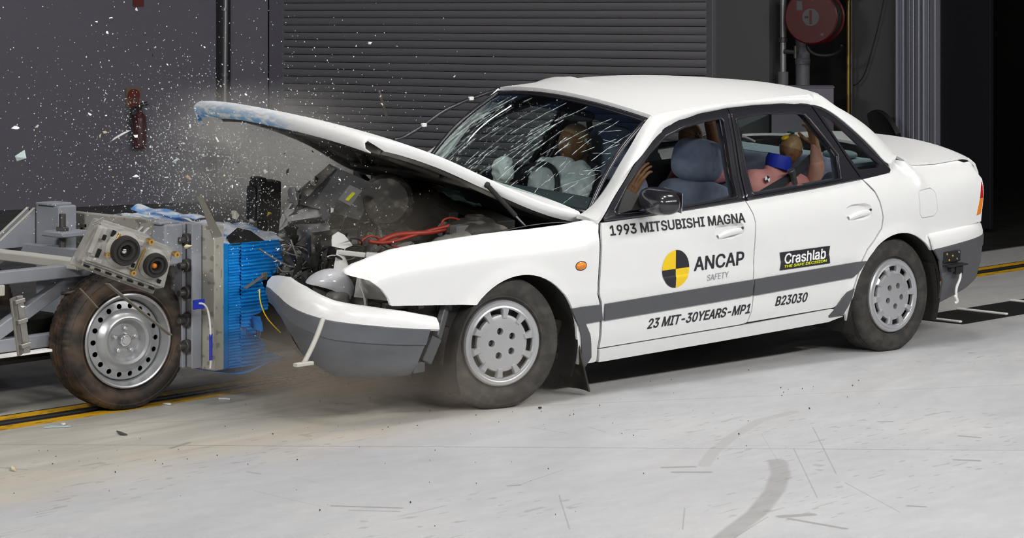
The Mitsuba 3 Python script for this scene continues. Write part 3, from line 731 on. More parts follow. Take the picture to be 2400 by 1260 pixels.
for i in range(14):
    a, b = cr.uniform(.1, .7), cr.uniform(-.95, -.4); crack(a, b, cr.uniform(.02, .25), -cr.uniform(.15, .4), 5, .0012)
for i in range(420):     # chips
    a, b = cr.uniform(.03, .9), np.clip(cr.normal(.25, .45), -.93, .93); p = ws(a, b, .002)
    CK.append(ellipsoid(p, cr.uniform(.0006, .0019, 3) , sub=0))
mat("m_crack", (.75, .88, .84), .35)
cp("crack_lines", cat(*CK), "m_crack", label="white crack lines", parent=wk, kind="stuff")
bg = [[ws(u, v, -.004) for v in np.linspace(-.955, .955, 20)] for u in np.linspace(.02, .99, 3)]

# rear window and boot
G = [[(np.array(backedge(v)) + (np.array([2.97 + .14 * (1 - v * v), .64 * v, .985 + .02 * (1 - v * v)]) - backedge(v)) * t + np.array([.25, 0, .3]) * .05 * math.sin(math.pi * t)) for v in np.linspace(-.97, .97, 24)] for t in np.linspace(.02, .98, 12)]
cp("rear_window", grid(G, flip=True), "m_glass", True, label="rear window glass")
BX = np.linspace(2.97, 3.62, 24); BV = np.linspace(-1, 1, 30); P = []
for x in BX:
    t = (x - 2.97) / .65; row = []
    for v in BV:
        z0 = np.interp(x, [2.968, 3.052, 3.253, 3.513, 3.56, 3.62], [.966, .944, .937, .948, .94, .905])
        row.append((x + .12 * (1 - v * v) * (1 if t > .5 else 1), (.712 - .014 * t) * v, z0 + .055 * (1 - abs(v) ** 2.4)))
    P.append(row)
bl_ = np.array(P)[-1]
for k, (dx, dz) in enumerate(((.03, -.05), (.02, -.13), (.0, -.22), (-.02, -.32))):
    P.append(bl_ + [dx, 0, dz])
cp("boot_lid", slab(P, .015), "m_white_paint", 40)
for s in (-1, 1):      # tail corner between the quarter and the boot
    zz = np.array([.60, .66, .73, .80, .84, .895, .93]); xa = np.array([3.525, 3.534, 3.552, 3.563, 3.572, 3.530, 3.500])
    G = [[(x + (3.645 - x) * t ** .8, s * (WQ(x, z) - .006 + (.66 - WQ(x, z) + .006) * t ** 1.3), z) for t in np.linspace(0, 1, 9)] for x, z in zip(xa, zz)]
    cp("tail_corner", slab(G, .01, flip=s > 0), "m_white_paint", 40)

# rear bumper
_xf = PchipInterpolator([.10, .17, .287, .426, .50, .60], [3.125, 3.122, 3.116, 3.068, 3.012, 3.0])
RB = [(3.052, -.868), (3.15, -.866), (3.30, -.855), (3.45, -.83), (3.55, -.785), (3.62, -.70), (3.67, -.55), (3.70, -.3), (3.71, 0)]
RB = np.array(RB + [(x, -y) for x, y in RB[-2::-1]])
RBc = curve(np.c_[RB, np.zeros(len(RB))], 70)[:, :2]
def rbn(i):
    d = RBc[min(i + 1, 69)] - RBc[max(i - 1, 0)]; n = np.array([-d[1], d[0]]) * -1; return n / np.linalg.norm(n)
def rb(prof):
    """Bumper skin: (height, outward offset) pairs swept around the tail; the height rises towards the tail."""
    G = []
    for i in range(70):
        n = rbn(i); t = np.clip((RBc[i, 0] - 3.05) / .55, 0, 1); G.append([(RBc[i, 0] + (float(_xf(z)) - 3.052) * max(0, (3.5 - RBc[i, 0]) / .448) + n[0] * o, RBc[i, 1] + n[1] * o, z + rise * t) for z, o, rise in prof])
    return G
G1 = rb([(.566, -.02, .025), (.566, .006, .02), (.548, .020, .022), (.515, .028, .028), (.490, .028, .035)])
rk = cp("rear_bumper", slab(G1, .012, flip=True), "m_white_paint", 40, label="white upper band of the rear bumper")
G2 = rb([(.488, .029, .035), (.480, .034, .036), (.425, .033, .045), (.420, .028, .045), (.30, .020, .07), (.20, .0, .085), (.175, -.02, .09)])
cp("lower_cover", slab(G2, .012, flip=True), "m_strip_grey", 40, label="grey lower half of the rear bumper", parent=rk)
y0 = -.914
br = cp("sensor_bracket", cat(cbox(.145, .012, .062, .002, (3.17, y0, .440)), cbox(.17, .05, .008, .002, (3.185, y0 - .015, .392)), cbox(.060, .03, .048, .003, (3.215, y0 - .012, .362)), cbox(.03, .03, .04, .003, (3.16, y0 - .008, .376))), "m_black", label="black sensor bracket with a white lead")
for dx, dz in ((-.05, .018), (.0, .004), (.055, .022), (-.03, -.018), (.04, -.016)):
    cp("bolt", ellipsoid((3.17 + dx, y0 - .008, .44 + dz), (.007, .004, .007), sub=2), "m_brass" if dx < .03 else "m_chrome", True, parent=br)
cp("lead", tube(curve([(3.225, y0 - .02, .345), (3.212, y0 - .02, .29), (3.20, y0 - .015, .235), (3.205, y0 - .012, .20), (3.19, y0 - .015, .215), (3.20, y0 - .02, .20), (3.195, y0 - .01, .175)], 40), .008, 8), "m_white_plain", True, parent=br)

# mud flaps
mat("m_flap", mikit.proc(lambda p, n, uv: mikit.mix((.028, .025, .021), (.10, .083, .062), mikit.smoothstep(.4, .8, mikit.fbm(p.x * 14, p.y * 14, p.z * 9)))), .8)
for s in (-1, 1):
    P = [[(.345 + .06 * u + .075 * v, s * (.885 - .17 * w), .36 - .345 * v) for w in np.linspace(0, 1, 6)] for u in (0,) for v in np.linspace(0, 1, 10)]
    cp("mud_flap", slab([[(.330 + .115 * v + .015 * math.sin(5 * w), s * (.865 - .19 * w), .37 - .350 * v) for w in np.linspace(0, 1, 8)] for v in np.linspace(0, 1, 10)], .008), "m_flap", 40, label="dirty black mud flap")
    cp("splash_guard", sidemesh(Polygon([(.345, .364), (.40, .366), (.436, .31), (.478, .185), (.45, .13), (.41, .20), (.372, .30)]), s, .008, W, .02, .012), "m_strip_grey", 35)
    cp("mud_flap", slab([[(3.075 + .10 * v - .06 * v * v, s * (.86 - .19 * w), .40 - .31 * v) for w in np.linspace(0, 1, 8)] for v in np.linspace(0, 1, 10)], .008), "m_black_rubber", 40, label="dirty black mud flap")
    G = [[(.348 + .055 * math.sin(2.2 * v) + .03 * u, s * (.845 + .02 * u), .36 - .215 * v) for u in np.linspace(0, 1, 5)] for v in np.linspace(0, 1, 10)]

# lettering and emblems on the doors
def words(text, bold=True):
    """The words of a line as meshes, each with its share (x0, x1) of the line's width and (y0, y1) of its height."""
    m = meshkit.text_mesh(text, .05, .001, bold=bold); b = m.bounds; pieces = sorted(m.split(only_watertight=False), key=lambda q: q.bounds[0][0]); out = [[pieces[0]]]; right = pieces[0].bounds[1][0]
    for q in pieces[1:]:
        if q.bounds[0][0] - right > .0115: out.append([])
        out[-1].append(q); right = max(right, q.bounds[1][0])
    return [(cat(*o), b) for o in out]
def line(key, text, bsdf, x, z, w, h, shear=0.0, rise=0.0, parent=None, off=.0015, label=None, bold=True):
    for i, (m, b) in enumerate(words(text, bold)):
        decal(key, m, bsdf, x, z, w, h, shear, rise, parent, off, None if i else label, b)
def decal(key, poly_or_mesh, bsdf, x, z, w, h, shear=0.0, rise=0.0, parent=None, off=.0015, label=None, b=None):
    """Flat print of its own size w x h, laid on the left side with its lower left corner at (x, z)."""
    m = poly_or_mesh.copy(); b = m.bounds if b is None else b
    v = np.asarray(m.vertices, float); u = (v - b[0]) / (b[1] - b[0] + 1e-12)
    X = x + u[:, 0] * w + shear * u[:, 1] * h; Z = z + u[:, 1] * h + rise * u[:, 0]
    m.vertices = np.stack([X, -(W(X, Z) + off + .0012 * u[:, 2]), Z], 1)
    return cp(key, m, bsdf, False, label, parent=parent)
FD, RD = "car__front_door", "car__rear_door"
line("door_lettering", "1993 MITSUBISHI MAGNA", "m_text", .566, .782, .955, .050, .0, -.014, FD, label="dark lettering under the window")
line("code_lettering", "23 MIT-30YEARS-MP1", "m_text", .830, .288, .742, .052, .22, -.002, FD, label="italic code under the grey strip")
decal("safety_word", meshkit.text_mesh("ANCAP", .05, .001, bold=True), "m_text", 1.138, .552, .366, .072, .06, -.002, FD, label="large black word beside the round emblem")
decal("small_word", meshkit.text_mesh("SAFETY", .05, .001), "m_text_soft", 1.232, .492, .155, .032, .06, .004, FD, label="small thin word under the large one")
decal("number_lettering", meshkit.text_mesh("B23030", .05, .001, bold=True), "m_text", 1.764, .302, .243, .052, .22, -.002, RD, label="italic number under the grey strip")
ec, er = np.array([1.008, .577]), .0955
for (a0, col) in ((90, "m_yellow_print"), (0, "m_text"), (180, "m_text"), (270, "m_yellow_print")):
    t = np.radians(np.linspace(a0, a0 + 90, 24)); q = [(0, 0)] + [(er * math.cos(a), er * math.sin(a)) for a in t]
    p, f = tri2d(Polygon(q), .008); X, Z = ec[0] + p[:, 0], ec[1] + p[:, 1]
    cp("round_emblem_quarter", trimesh.Trimesh(np.stack([X, -(W(X, Z) + .0025), Z], 1), f, process=False), col, parent=FD)
lx0, lx1, lz0, lz1 = 1.776, 2.172, .493, .588
p, f = tri2d(Polygon([(0, .0), (.02, .5), (0, 1), (1, 1), (.975, .5), (1, 0)]), .022)
X, Z = lx0 + p[:, 0] * (lx1 - lx0), lz0 + p[:, 1] * (lz1 - lz0)
lg = cp("sponsor_sticker", trimesh.Trimesh(np.stack([X, -(W(X, Z) + .0035), Z], 1), f, process=False), "m_text", parent=RD, label="black sticker with a white word and a lime line")
tm = meshkit.text_mesh("Crashlab", .05, .001, bold=True)
decal("sticker_word", tm, "m_white_print", lx0 + .030, lz0 + .030, .325, .056, .20, 0, RD, .0046)
line("sticker_line", "THE SAFE DECISION", "m_lime_print", lx0 + .028, lz0 + .011, .335, .015, .15, 0, RD, .0046)

# ---------------------------------------------------------------- wheels
def tyre_mesh(R, rim, w, n=160, tread=True, lugs=72, depth=.007):
    """A tyre around z (outer face at +w/2): side walls with raised rings, grooved tread."""
    h = w / 2
    pr = [(rim - .012, h * .70), (rim + .004, h * .88), (rim + .012, h * .80), (rim + .022, h * .93), (rim + .030, h * .93), (rim + .034, h * .965), (rim + (R - rim) * .45, h), (rim + (R - rim) * .52, h * 1.004), (rim + (R - rim) * .62, h * .985), (R - .030, h * .93), (R - .026, h * .94), (R - .014, h * .87), (R - .005, h * .78)]
    g = [.66, .655, .60, .595, .36, .355, .30, .295, .04, .035]
    top = []
    for k, a in enumerate(g):
        top.append((R - (depth if (k // 1) % 4 in (1, 2) else 0), h * a))
    side = pr + top
    full = side + [(r, -z) for r, z in side[::-1]]
    m = lathe(full[::-1] + [full[-1]], n)
    v = np.asarray(m.vertices).copy(); r = np.hypot(v[:, 0], v[:, 1]); th = np.arctan2(v[:, 1], v[:, 0])
    if tread:
        k = (r > R - .024) & (np.abs(v[:, 2]) < h * .93)
        row = np.digitize(np.abs(v[:, 2]) / h, [.17, .33, .48, .63]) + (v[:, 2] > 0) * 2
        cut = (np.mod(th / (2 * np.pi) * lugs + row * .5, 1) < .24) & k & (row != 99)
        f = np.where(cut, (r - depth * .8) / np.maximum(r, 1e-9), 1); v[:, 0] *= f; v[:, 1] *= f
    m.vertices = v
    return m

def cover_mesh(n=14):
    """The silver wheel trim: (solid face with five holes, outer ring with fins)."""
    face = lathe([(0, .012), (.06, .012), (.118, .007), (.134, .002), (.138, -.006), (.138, -.014), (.03, -.012), (0, -.012)][::-1], 72)
    mm = m3.Manifold(_mm(face))
    for k in range(5):
        a = 2 * math.pi * k / 5 + .35
        mm = mm - m3.Manifold.cylinder(.06, .0165, .0165, 24).translate([.060 * math.cos(a), .060 * math.sin(a), -.03])
    mt_ = mm.to_mesh(); face = trimesh.Trimesh(mt_.vert_properties[:, :3], mt_.tri_verts, process=False)
    ring = lathe([(.164, -.012), (.164, .004), (.170, .009), (.178, .006), (.186, .010), (.196, .009), (.203, .002), (.204, -.012), (.164, -.012)][::-1], 96)
    return face, ring
def _mm(t):
    t = trimesh.Trimesh(t.vertices, t.faces, process=True)
    return m3.Mesh(np.asarray(t.vertices, np.float32), np.asarray(t.faces, np.uint32))

TY = tyre_mesh(.318, .196, .195, 480, True, 120, .0025)
FACE, RING = cover_mesh()
FIN = hull([(x, y, z) for x, y, z in [(.118, -.013, .004), (.118, .013, .004), (.168, -.020, .008), (.168, .020, .008), (.122, -.010, .013), (.122, .010, .013), (.158, -.014, .016), (.158, .014, .016), (.125, -.011, -.010), (.125, .011, -.010), (.168, -.020, -.010), (.168, .020, -.010)]])

def _tyre(p, n, uv):
    g = mikit.fbm(p.x * 22, p.y * 22, p.z * 22)
    return mikit.mix((.030, .028, .026), (.055, .051, .045), mikit.smoothstep(.35, .8, g))
mat("m_tyre", mikit.proc(_tyre), .75)
mat("m_tyre_brown", mikit.proc(lambda p, n, uv: mikit.mix((.018, .015, .013), (.085, .055, .036), mikit.smoothstep(.30, .8, mikit.fbm(p.x * 14, p.y * 14, p.z * 14)))), .62)

def car_wheel(c, yaw, label=None, spin=0.0):
    """c: world centre of the outer face; yaw: degrees the outward normal turns from -y towards -x."""
    a = math.radians(yaw); n = np.array([-math.sin(a), -math.cos(a), 0]); c = np.asarray(c, float)
    M = frame(n, c) @ rot("z", spin)
    k = fresh(CAR + "__wheel"); tag(k, label)
    t = move(TY, M @ tr(0, 0, -.0975)); v = np.asarray(t.vertices).copy(); low = v[:, 2] < .03
    v[:, 2] = np.maximum(v[:, 2], .003); t.vertices = v
    reg(k + "__tyre", t, "m_tyre", 35)
    sub = lambda nm, m, b, s=35, lab=None: reg(f"{k}__{nm}", move(m, M @ tr(0, 0, -.006)), b, s, lab)
    sub("trim_face", FACE, "m_alloy", 30, "silver trim face with five holes"); sub("trim_ring", RING, "m_alloy", 35)
    for i in range(10):
        sub("trim_fin", move(FIN, rot("z", 36 * i)), "m_alloy", 25)
    sub("rim_well", lathe([(0, -.05), (.195, -.05), (.195, -.02), (.204, -.012)][::-1], 48)  , "m_steel_dark", 35)
    for i in range(5):
        b = 2 * math.pi * i / 5 + .35
        sub("wheel_nut", cyl((.060 * math.cos(b), .060 * math.sin(b), -.035), (.060 * math.cos(b), .060 * math.sin(b), -.012), .010, 6, .002), "m_steel_dark", False)
    return k
car_wheel((-.226, -.856, .312), 18.8, "front wheel turned out by the impact", 12)
car_wheel((2.611, -1.188, .308), 6.76, "rear wheel", 40)
for cx_w, yw, lab in (((2.85, .56, .312), 186.76, "far rear wheel"), ((.19, .83, .312), 186.76, "far front wheel")):
    car_wheel(cx_w, yw, lab)

# ---------------------------------------------------------------- dark inner body, floor and wheel housings
for s in (-1, 1):
    low = Polygon([(-.62, .50), (-.62, .70), (.30, .72), (.55, .80), (2.55, .86), (3.0, .86), (3.45, .86), (3.45, .30), (3.10, .22), (2.33, .19), (.50, .165)])
    for A in (AF, AR): low = low.difference(Point(A[0], A[1]).buffer(A[2] + .012))
    low = max(getattr(low, "geoms", [low]), key=lambda a: a.area)
    cp("inner_side", sidemesh(low, s, -.085, W, .08, 0), "m_black")
    for A in (AF, AR):
        t = np.radians(np.linspace(-25, 205, 40))
        G = [[(A[0] + (A[2] + .006) * math.cos(a), s * y, A[1] + (A[2] + .006) * math.sin(a)) for a in t] for y in (W(A[0], A[1] + A[2]) - .012, .62, .50)]
        disc_ = [[(A[0] + r * math.cos(a), s * .50, A[1] + r * math.sin(a)) for a in t] for r in (A[2] + .006, .1)]
        cp("wheel_housing", cat(grid(G, flip=s > 0), grid(disc_, flip=s > 0)), "m_black_rubber", True)
cp("floor_pan", cbox(2.9, 1.50, .03, .005, (1.75, 0, .19)), "m_black")
cp("bulkhead", cbox(.04, 1.36, .58, .005, (.46, 0, .53)), "m_black")
cp("boot_floor", cbox(1.0, 1.2, .03, .005, (3.1, 0, .30)), "m_black")
cp("exhaust", tube(curve([(.2, -.1, .12), (1.0, -.05, .115), (2.2, -.15, .13), (3.2, -.3, .17)], 30), .028, 10), "m_steel_dark", True)
cp("cross_member", cat(cbox(.2, 1.4, .06, .01, (2.74, 0, .20)), cbox(.25, 1.2, .07, .01, (0, 0, .17))), "m_steel_dark")

# ---------------------------------------------------------------- cabin
def cushion(c, size, e=3.2, R=None, sub=4, bump=0.0):
    m = trimesh.creation.icosphere(subdivisions=sub); v = np.asarray(m.vertices)
    k = (np.abs(v) ** e).sum(1) ** (-1 / e); v = v * k[:, None] * np.asarray(size) / 2
    if bump: v = v * (1 + bump * (meshkit.fbm(v * 9, 2, 4) - .5))[:, None]
    m.vertices = v
    if R is not None: m.apply_transform(R)
    m.apply_translation(c); return m
def seat_cloth(p, n, uv):
    a = p.x * .9 + p.y * 2.3
    st = mikit.smoothstep(.15, .5, dr.abs(dr.sin(a * 150))) * .10
    return mikit.mix((.17, .20, .29), (.24, .275, .38), mikit.fbm(p.x * 30, p.y * 30, p.z * 30)) * (.86 + st)
mat("m_seat_cloth", mikit.proc(seat_cloth), .9, sheen=.6)
mat("m_shelf", (.20, .27, .29), .8)
mat("m_headlining", (.30, .31, .30), .9)
mat("m_dash", (.035, .045, .05), .6)
mat("m_airbag", (.55, .55, .56), .7)
LEAN = rot("y", 14)
for y, px_ in ((-.37, -.0), (.37, .06)):
    k = fresh(CAR + "__front_seat"); tag(k, "blue grey front seat with a large headrest" if y < 0 else None)
    cp("backrest", cushion((1.60 + px_, y, .60), (.20, .56, .66), 4.0, LEAN, bump=.05), "m_seat_cloth", True, parent=k)
    cp("headrest", cushion((1.665 + px_, y, 1.030), (.16, .33, .235), 3.0, LEAN), "m_seat_cloth", True, parent=k)
    for o in (-.06, .06):
        cp("headrest_post", tube([(1.645 + px_, y + o, .86), (1.66 + px_, y + o, .98)], .007, 8), "m_chrome", True, parent=k)
    cp("seat_base", cushion((1.33 + px_, y, .36), (.56, .54, .22), 4, rot("y", -6)), "m_seat_cloth", True, parent=k)
k = CAR + "__rear_seat"
cp("rear_seat", cushion((2.56, 0, .66), (.22, 1.34, .62), 5, rot("y", 18)), "m_seat_cloth", True, label="blue grey rear bench")
cp("bench", cushion((2.22, 0, .38), (.60, 1.34, .24), 5, rot("y", -6)), "m_seat_cloth", True, parent=k)
cp("parcel_shelf", slab([[(2.66, -.60, .965), (2.66, .60, .965)], [(2.95, -.58, .965), (2.95, .58, .965)]], .02, flip=True), "m_shelf")
cp("rear_speaker", cushion((2.83, -.36, .985), (.16, .2, .05), 2.6), "m_shelf", True)
cp("headlining", grid(ROOF[2:-2, 2:-2] - [0, 0, .035]), "m_headlining", True)
cp("dashboard", cat(cushion((.80, 0, .78), (.46, 1.36, .24), 4, rot("y", 8)), ), "m_dash", True)
swm = move(trimesh.creation.torus(.185, .015, major_sections=40, minor_sections=10), Rt(rot("y", -62)[:3, :3], (1.12, .36, .80)))
cp("steering_wheel", swm, "m_black", True)
def bag(c, size, seed, R=None):
    m = cushion((0, 0, 0), size, 2.6, sub=5); v = np.asarray(m.vertices)
    v = v + np.asarray(m.vertex_normals) * ((meshkit.fbm(v * 11 + seed, 3, seed) - .5) * .07 + (np.abs(meshkit.noise(v * 7 + 3, seed) - .5) - .2) * .05)[:, None]; m.vertices = v
    if R is not None: m.apply_transform(R)
    m.apply_translation(c); return m
cp("airbag", bag((1.25, .28, .86), (.12, .50, .30), 4, rot("y", 20)), "m_airbag", True, label="crumpled grey airbag")
cp("airbag", bag((1.04, .52, .91), (.10, .12, .20), 9, rot("x", 10)), "m_white_plain", True, label="pale folded end of the airbag")
cp("interior_mirror", cushion((1.12, .0, 1.27), (.03, .22, .065), 3, rot("z", 12)), "m_black", True)
for s in (-1, 1):
    cp("seat_belt", slab([[(1.72 + .03 * t, s * (.60 - .10 * t), 1.20 - .55 * t), (1.765 + .03 * t, s * (.60 - .10 * t), 1.205 - .55 * t)] for t in np.linspace(0, 1, 8)], .002), "m_black", True)
    cp("pillar_lining", sidemesh(Polygon([(1.58, .86), (1.64, 1.29), (1.72, 1.29), (1.66, .86)]), s, -.06, W, .05, 0), "m_seat_dark", True)

# door mirror on the left front door
def mirror_mesh():
    m = cushion((0, 0, 0), (.16, .265, .128), 2.5, sub=4); v = np.asarray(m.vertices)
    v[:, 0] *= 1 - .25 * np.clip(-v[:, 0] / .075, 0, 1) ** 2 * 0; m.vertices = v; return m
cp("door_mirror", move(mirror_mesh(), Rt(_R("z", -14) @ _R("x", 3), (.790, -.975, .950))), "m_dark_trim", True, label="glossy black door mirror", parent="car__front_door")
cp("mirror_glass", move(cbox(.004, .18, .10, .001), Rt(_R("z", -14) @ _R("x", 3), (.866, -.993, .950))), "m_chrome", parent="car__front_door")
cp("mirror_base", hull([(.60, -.79, .868), (.80, -.80, .872), (.74, -.75, 1.00), (.66, -.77, .94), (.70, -.87, .900), (.80, -.87, .905), (.77, -.85, .965), (.61, -.80, .862)]), "m_black", 40, parent="car__front_door")

# ---------------------------------------------------------------- bonnet, sprung open
NE = curve([(-.760, -.68, 1.302), (-.601, -.68, 1.261), (-.306, -.68, 1.157), (-.103, -.68, 1.069), (.104, -.68, .981), (.319, -.68, .900), (.512, -.69, .850)], 40)
FE = curve([(-.880, .56, 1.362), (-.671, .52, 1.304), (-.422, .50, 1.215), (-.217, .50, 1.125), (-.08, .50, 1.050), (.101, .50, .985), (.319, .52, .950), (.62, .62, .93)], 40)
def bonnet(t, s, off=0.0):
    """t = 0 at the front lip, 1 at the windscreen; s = 0 near side, 1 far side."""
    i = t * 39; a, b = int(min(i, 38)), i - min(int(i), 38)
    p0 = NE[a] + (NE[a + 1] - NE[a]) * b; p1 = FE[a] + (FE[a + 1] - FE[a]) * b
    p = p0 + (p1 - p0) * s; k = 1 - abs(2 * s - 1) ** 2.6
    p = p + np.array([-.06 * k * (1 - t) - .035 * (1 - t) ** 8, 0, .030 + .045 * k * (1 - .5 * t)])
    w = (meshkit.fbm(np.array([[t * 3.1, s * 4.3, .4]]), 3, 11)[0] - .5) * .035 * math.sin(math.pi * min(1, t * 1.2)) * (.3 + s)
    return p + np.array([0, 0, w - off])
BT, BS = np.linspace(0, 1, 44), np.linspace(0, 1, 40)
G = [[bonnet(t, s) for s in BS] for t in BT]
lip = [[bonnet(0, s) + d for s in BS] for d in (np.array([.020, 0, -.070]), np.array([-.012, 0, -.050]), np.array([-.020, 0, -.020]))]
P = np.array(lip + G)
_nk = np.r_[np.zeros(3), np.clip((np.arange(len(P) - 3) + 1) / 4, 0, 1)][:, None]
near = [P[:, 0] + d * _nk for d in (np.array([0, .015, -.045]), np.array([0, -.004, -.030]), np.array([0, -.006, -.008]))]
far = [P[:, -1] + d for d in (np.array([0, .006, -.008]), np.array([0, -.015, -.045]))]
P = np.concatenate([np.stack(near, 1), P, np.stack(far, 1)], 1)
def bonnet_paint(p, n, uv):
    """White paint with blue transfer and scrapes along the struck front lip."""
    e = mikit.smoothstep(.62, 1.0, uv.y) * mikit.smoothstep(.30, .62, mikit.fbm(p.x * 26, p.y * 26, p.z * 60, octaves=4)) * mikit.smoothstep(.30, .55, uv.x)
    return mikit.mix((.83, .84, .84), (.10, .34, .66), e)
mat("m_bonnet", mikit.proc(bonnet_paint), .3, specular=.5, clearcoat=.5)
bm = slab(P, .006); nr, nc = P.shape[:2]
tt = np.r_[[1.0, .9, .8], np.clip(.7 - BT * 12, 0, 1)]; uvb = np.stack([np.tile(np.linspace(0, 1, nc), (nr, 1)), np.repeat(tt[:, None], nc, 1)], -1).reshape(-1, 2)
mm_ = bm.copy(); mm_.apply_transform(MC)
bk_ = fresh(CAR + "__bonnet"); scene[bk_] = mikit.ply(mm_, "m_bonnet", smooth=True, uv=np.vstack([uvb, uvb])); tag(bk_, "white bonnet sprung open with blue scrapes on its lip")
ul = [[bonnet(t, s, .035 + .02 * math.sin(math.pi * s)) + np.array([.02, 0, 0]) for s in np.linspace(.02, .985, 30)] for t in np.linspace(.02, .99, 34)]
def under_col(p, n, uv):
    return mikit.mix((.07, .065, .057), (.24, .23, .205), mikit.smoothstep(.38, .72, mikit.fbm(p.x * 5, p.y * 5, p.z * 9)))
mat("m_bonnet_under", mikit.proc(under_col), .5)
cp("inner_frame", slab(ul, .01), "m_bonnet_under", 50, label="dark underside of the bonnet", parent=bk_)
for s0, s1, t0, t1 in ((.03, .97, .06, .06), (.05, .05, .06, .93), (.10, .88, .52, .52), (.25, .75, .09, .50), (.75, .25, .09, .50)):
    pts = [bonnet(t0 + (t1 - t0) * k, s0 + (s1 - s0) * k, .062) + [.02, 0, 0] for k in np.linspace(0, 1, 18)]
    cp("frame_rib", tube(pts, .018, 8), "m_bonnet_under", True, parent=bk_)
cp("rim_flange", tube([bonnet(.045, s, .060) + [.02, 0, 0] for s in np.linspace(.25, .98, 24)], .011, 6), "m_white_plain", True, label="pale inner rim", parent=bk_)
g0, g1 = np.array([-.085, -.69, 1.062]), np.array([.137, -.715, .85])
sk_ = cp("bonnet_strut", tube([g0, g0 + (g1 - g0) * .75], .012, 10), "m_black", True, label="black gas strut holding the bonnet")
cp("rod", tube([g0 + (g1 - g0) * .74, g1], .006, 8), "m_chrome", True, parent=sk_)
cp("ball_joint", ellipsoid(g0, (.016, .016, .016), sub=2), "m_black", True, parent=sk_)

# wiper lifted off the glass (far side)
# ---------------------------------------------------------------- front bumper, torn loose
BP = np.array([(-.53, -.875), (-.72, -.862), (-.9, -.81), (-1.02, -.72), (-1.08, -.58), (-1.06, -.42), (-1.0, -.25), (-.93, -.08), (-.86, .08), (-.80, .25)])
BTOP = [.499, .542, .574, .601, .652, .668, .645, .620, .597, .581]
BMID = [.447, .470, .496, .519, .552, .582, .590, .575, .559, .548]
BBOT = [.245, .250, .252, .262, .345, .450, .490, .480, .470, .460]
BQ = curve(np.c_[BP, np.zeros(10)], 60)[:, :2]; bi = np.linspace(0, 9, 60)
def bn(i):
    d = BQ[min(i + 1, 59)] - BQ[max(i - 1, 0)]; n = np.array([-d[1], d[0]]); n /= np.linalg.norm(n)
    return n if n @ (BQ[i] - np.array([.4, .4])) > 0 else -n
def bump(rows, i0=0, i1=43):
    G = []
    for i in range(i0, i1):
        n = bn(i); t, m_, b = (np.interp(bi[i], range(10), q) for q in (BTOP, BMID, BBOT)); G.append([(BQ[i, 0] - .10 * max(0, 1 - i / 16) * np.clip((m_ - f(t, m_, b)) / (m_ - b), 0, 1) + n[0] * o, BQ[i, 1] + n[1] * o, f(t, m_, b)) for f, o in rows])
    return G
up_rows = [(lambda t, m_, b: t - .03, -.040), (lambda t, m_, b: t - .004, -.030), (lambda t, m_, b: t - .006, -.008), (lambda t, m_, b: (t + m_) / 2, .010), (lambda t, m_, b: m_ + .006, .016), (lambda t, m_, b: m_, .008)]
fb = cp("front_bumper", slab(bump(up_rows), .008), "m_white_paint", 45, label="white upper band of the torn front bumper")
lo_rows = [(lambda t, m_, b: m_, .004), (lambda t, m_, b: m_ - .006, .020), (lambda t, m_, b: m_ + (b - m_) * .30, .020), (lambda t, m_, b: m_ + (b - m_) * .32, .012), (lambda t, m_, b: m_ + (b - m_) * .40, .010), (lambda t, m_, b: m_ + (b - m_) * .72, .002), (lambda t, m_, b: m_ + (b - m_) * .80, -.010), (lambda t, m_, b: b + .01, -.018), (lambda t, m_, b: b, -.05)]
mat("m_bumper_grey", mikit.proc(lambda p, n, uv: mikit.mix((.075, .08, .09), (.13, .14, .155), mikit.fbm(p.x * 6, p.y * 6, p.z * 12))), .42)
Gb = np.array(bump(lo_rows, 2, 43)); cp("lower_cover", slab(Gb, .008), "m_bumper_grey", 40, label="dark grey lower part of the bumper", parent=fb)
cp("bumper_bracket", cat(bar((-.50, -.84, .40), (-.42, -.80, .53), .03, .05), bar((-.56, -.83, .29), (-.50, -.83, .40), .035, .06), cbox(.07, .02, .05, .004, (-.60, -.83, .27)), cbox(.05, .02, .06, .004, (-.40, -.79, .535))), "m_strip_grey", label="torn grey bumper bracket")
cp("bumper_bracket", cat(bar((-.73, -.73, .55), (-.42, -.75, .545), .03, .03), cbox(.05, .03, .05, .004, (-.43, -.77, .53)), cbox(.04, .03, .035, .004, (-.55, -.77, .545))), "m_steel_dark")

# ---------------------------------------------------------------- engine bay wreckage
er_ = np.random.default_rng(12)
def sheet(c, w, h, R, seed, amp=.05, n=14):
    """A crumpled sheet."""
    u = np.linspace(-.5, .5, n); g = np.array([[(a * w, b * h, 0) for a in u] for b in u])
    q = g.reshape(-1, 3); z = (meshkit.fbm(q * 9 + seed, 3, seed) - .5) * amp * 2
    g[..., 2] = z.reshape(n, n); g = g @ R.T + np.asarray(c); return slab(g, .004)
def rndR(a, b, c):
    return _R("z", a) @ _R("y", b) @ _R("x", c)
mat("m_engine_dark", mikit.proc(lambda p, n, uv: mikit.mix((.03, .028, .024), (.15, .14, .12), mikit.smoothstep(.45, .8, mikit.fbm(p.x * 18, p.y * 18, p.z * 18)))), .6)
mat("m_engine_alu", mikit.proc(lambda p, n, uv: mikit.mix((.12, .115, .105), (.33, .32, .30), mikit.fbm(p.x * 16, p.y * 16, p.z * 16))), .5, .4)
mat("m_pale_plastic", (.55, .55, .53), .5)
mat("m_smoky", (.12, .12, .125), .45)
mat("m_hazy", (.33, .33, .33), .5)
mat("m_green_glass", (.36, .55, .48), .3)
mat("m_yellow_part", (.62, .50, .06), .5)
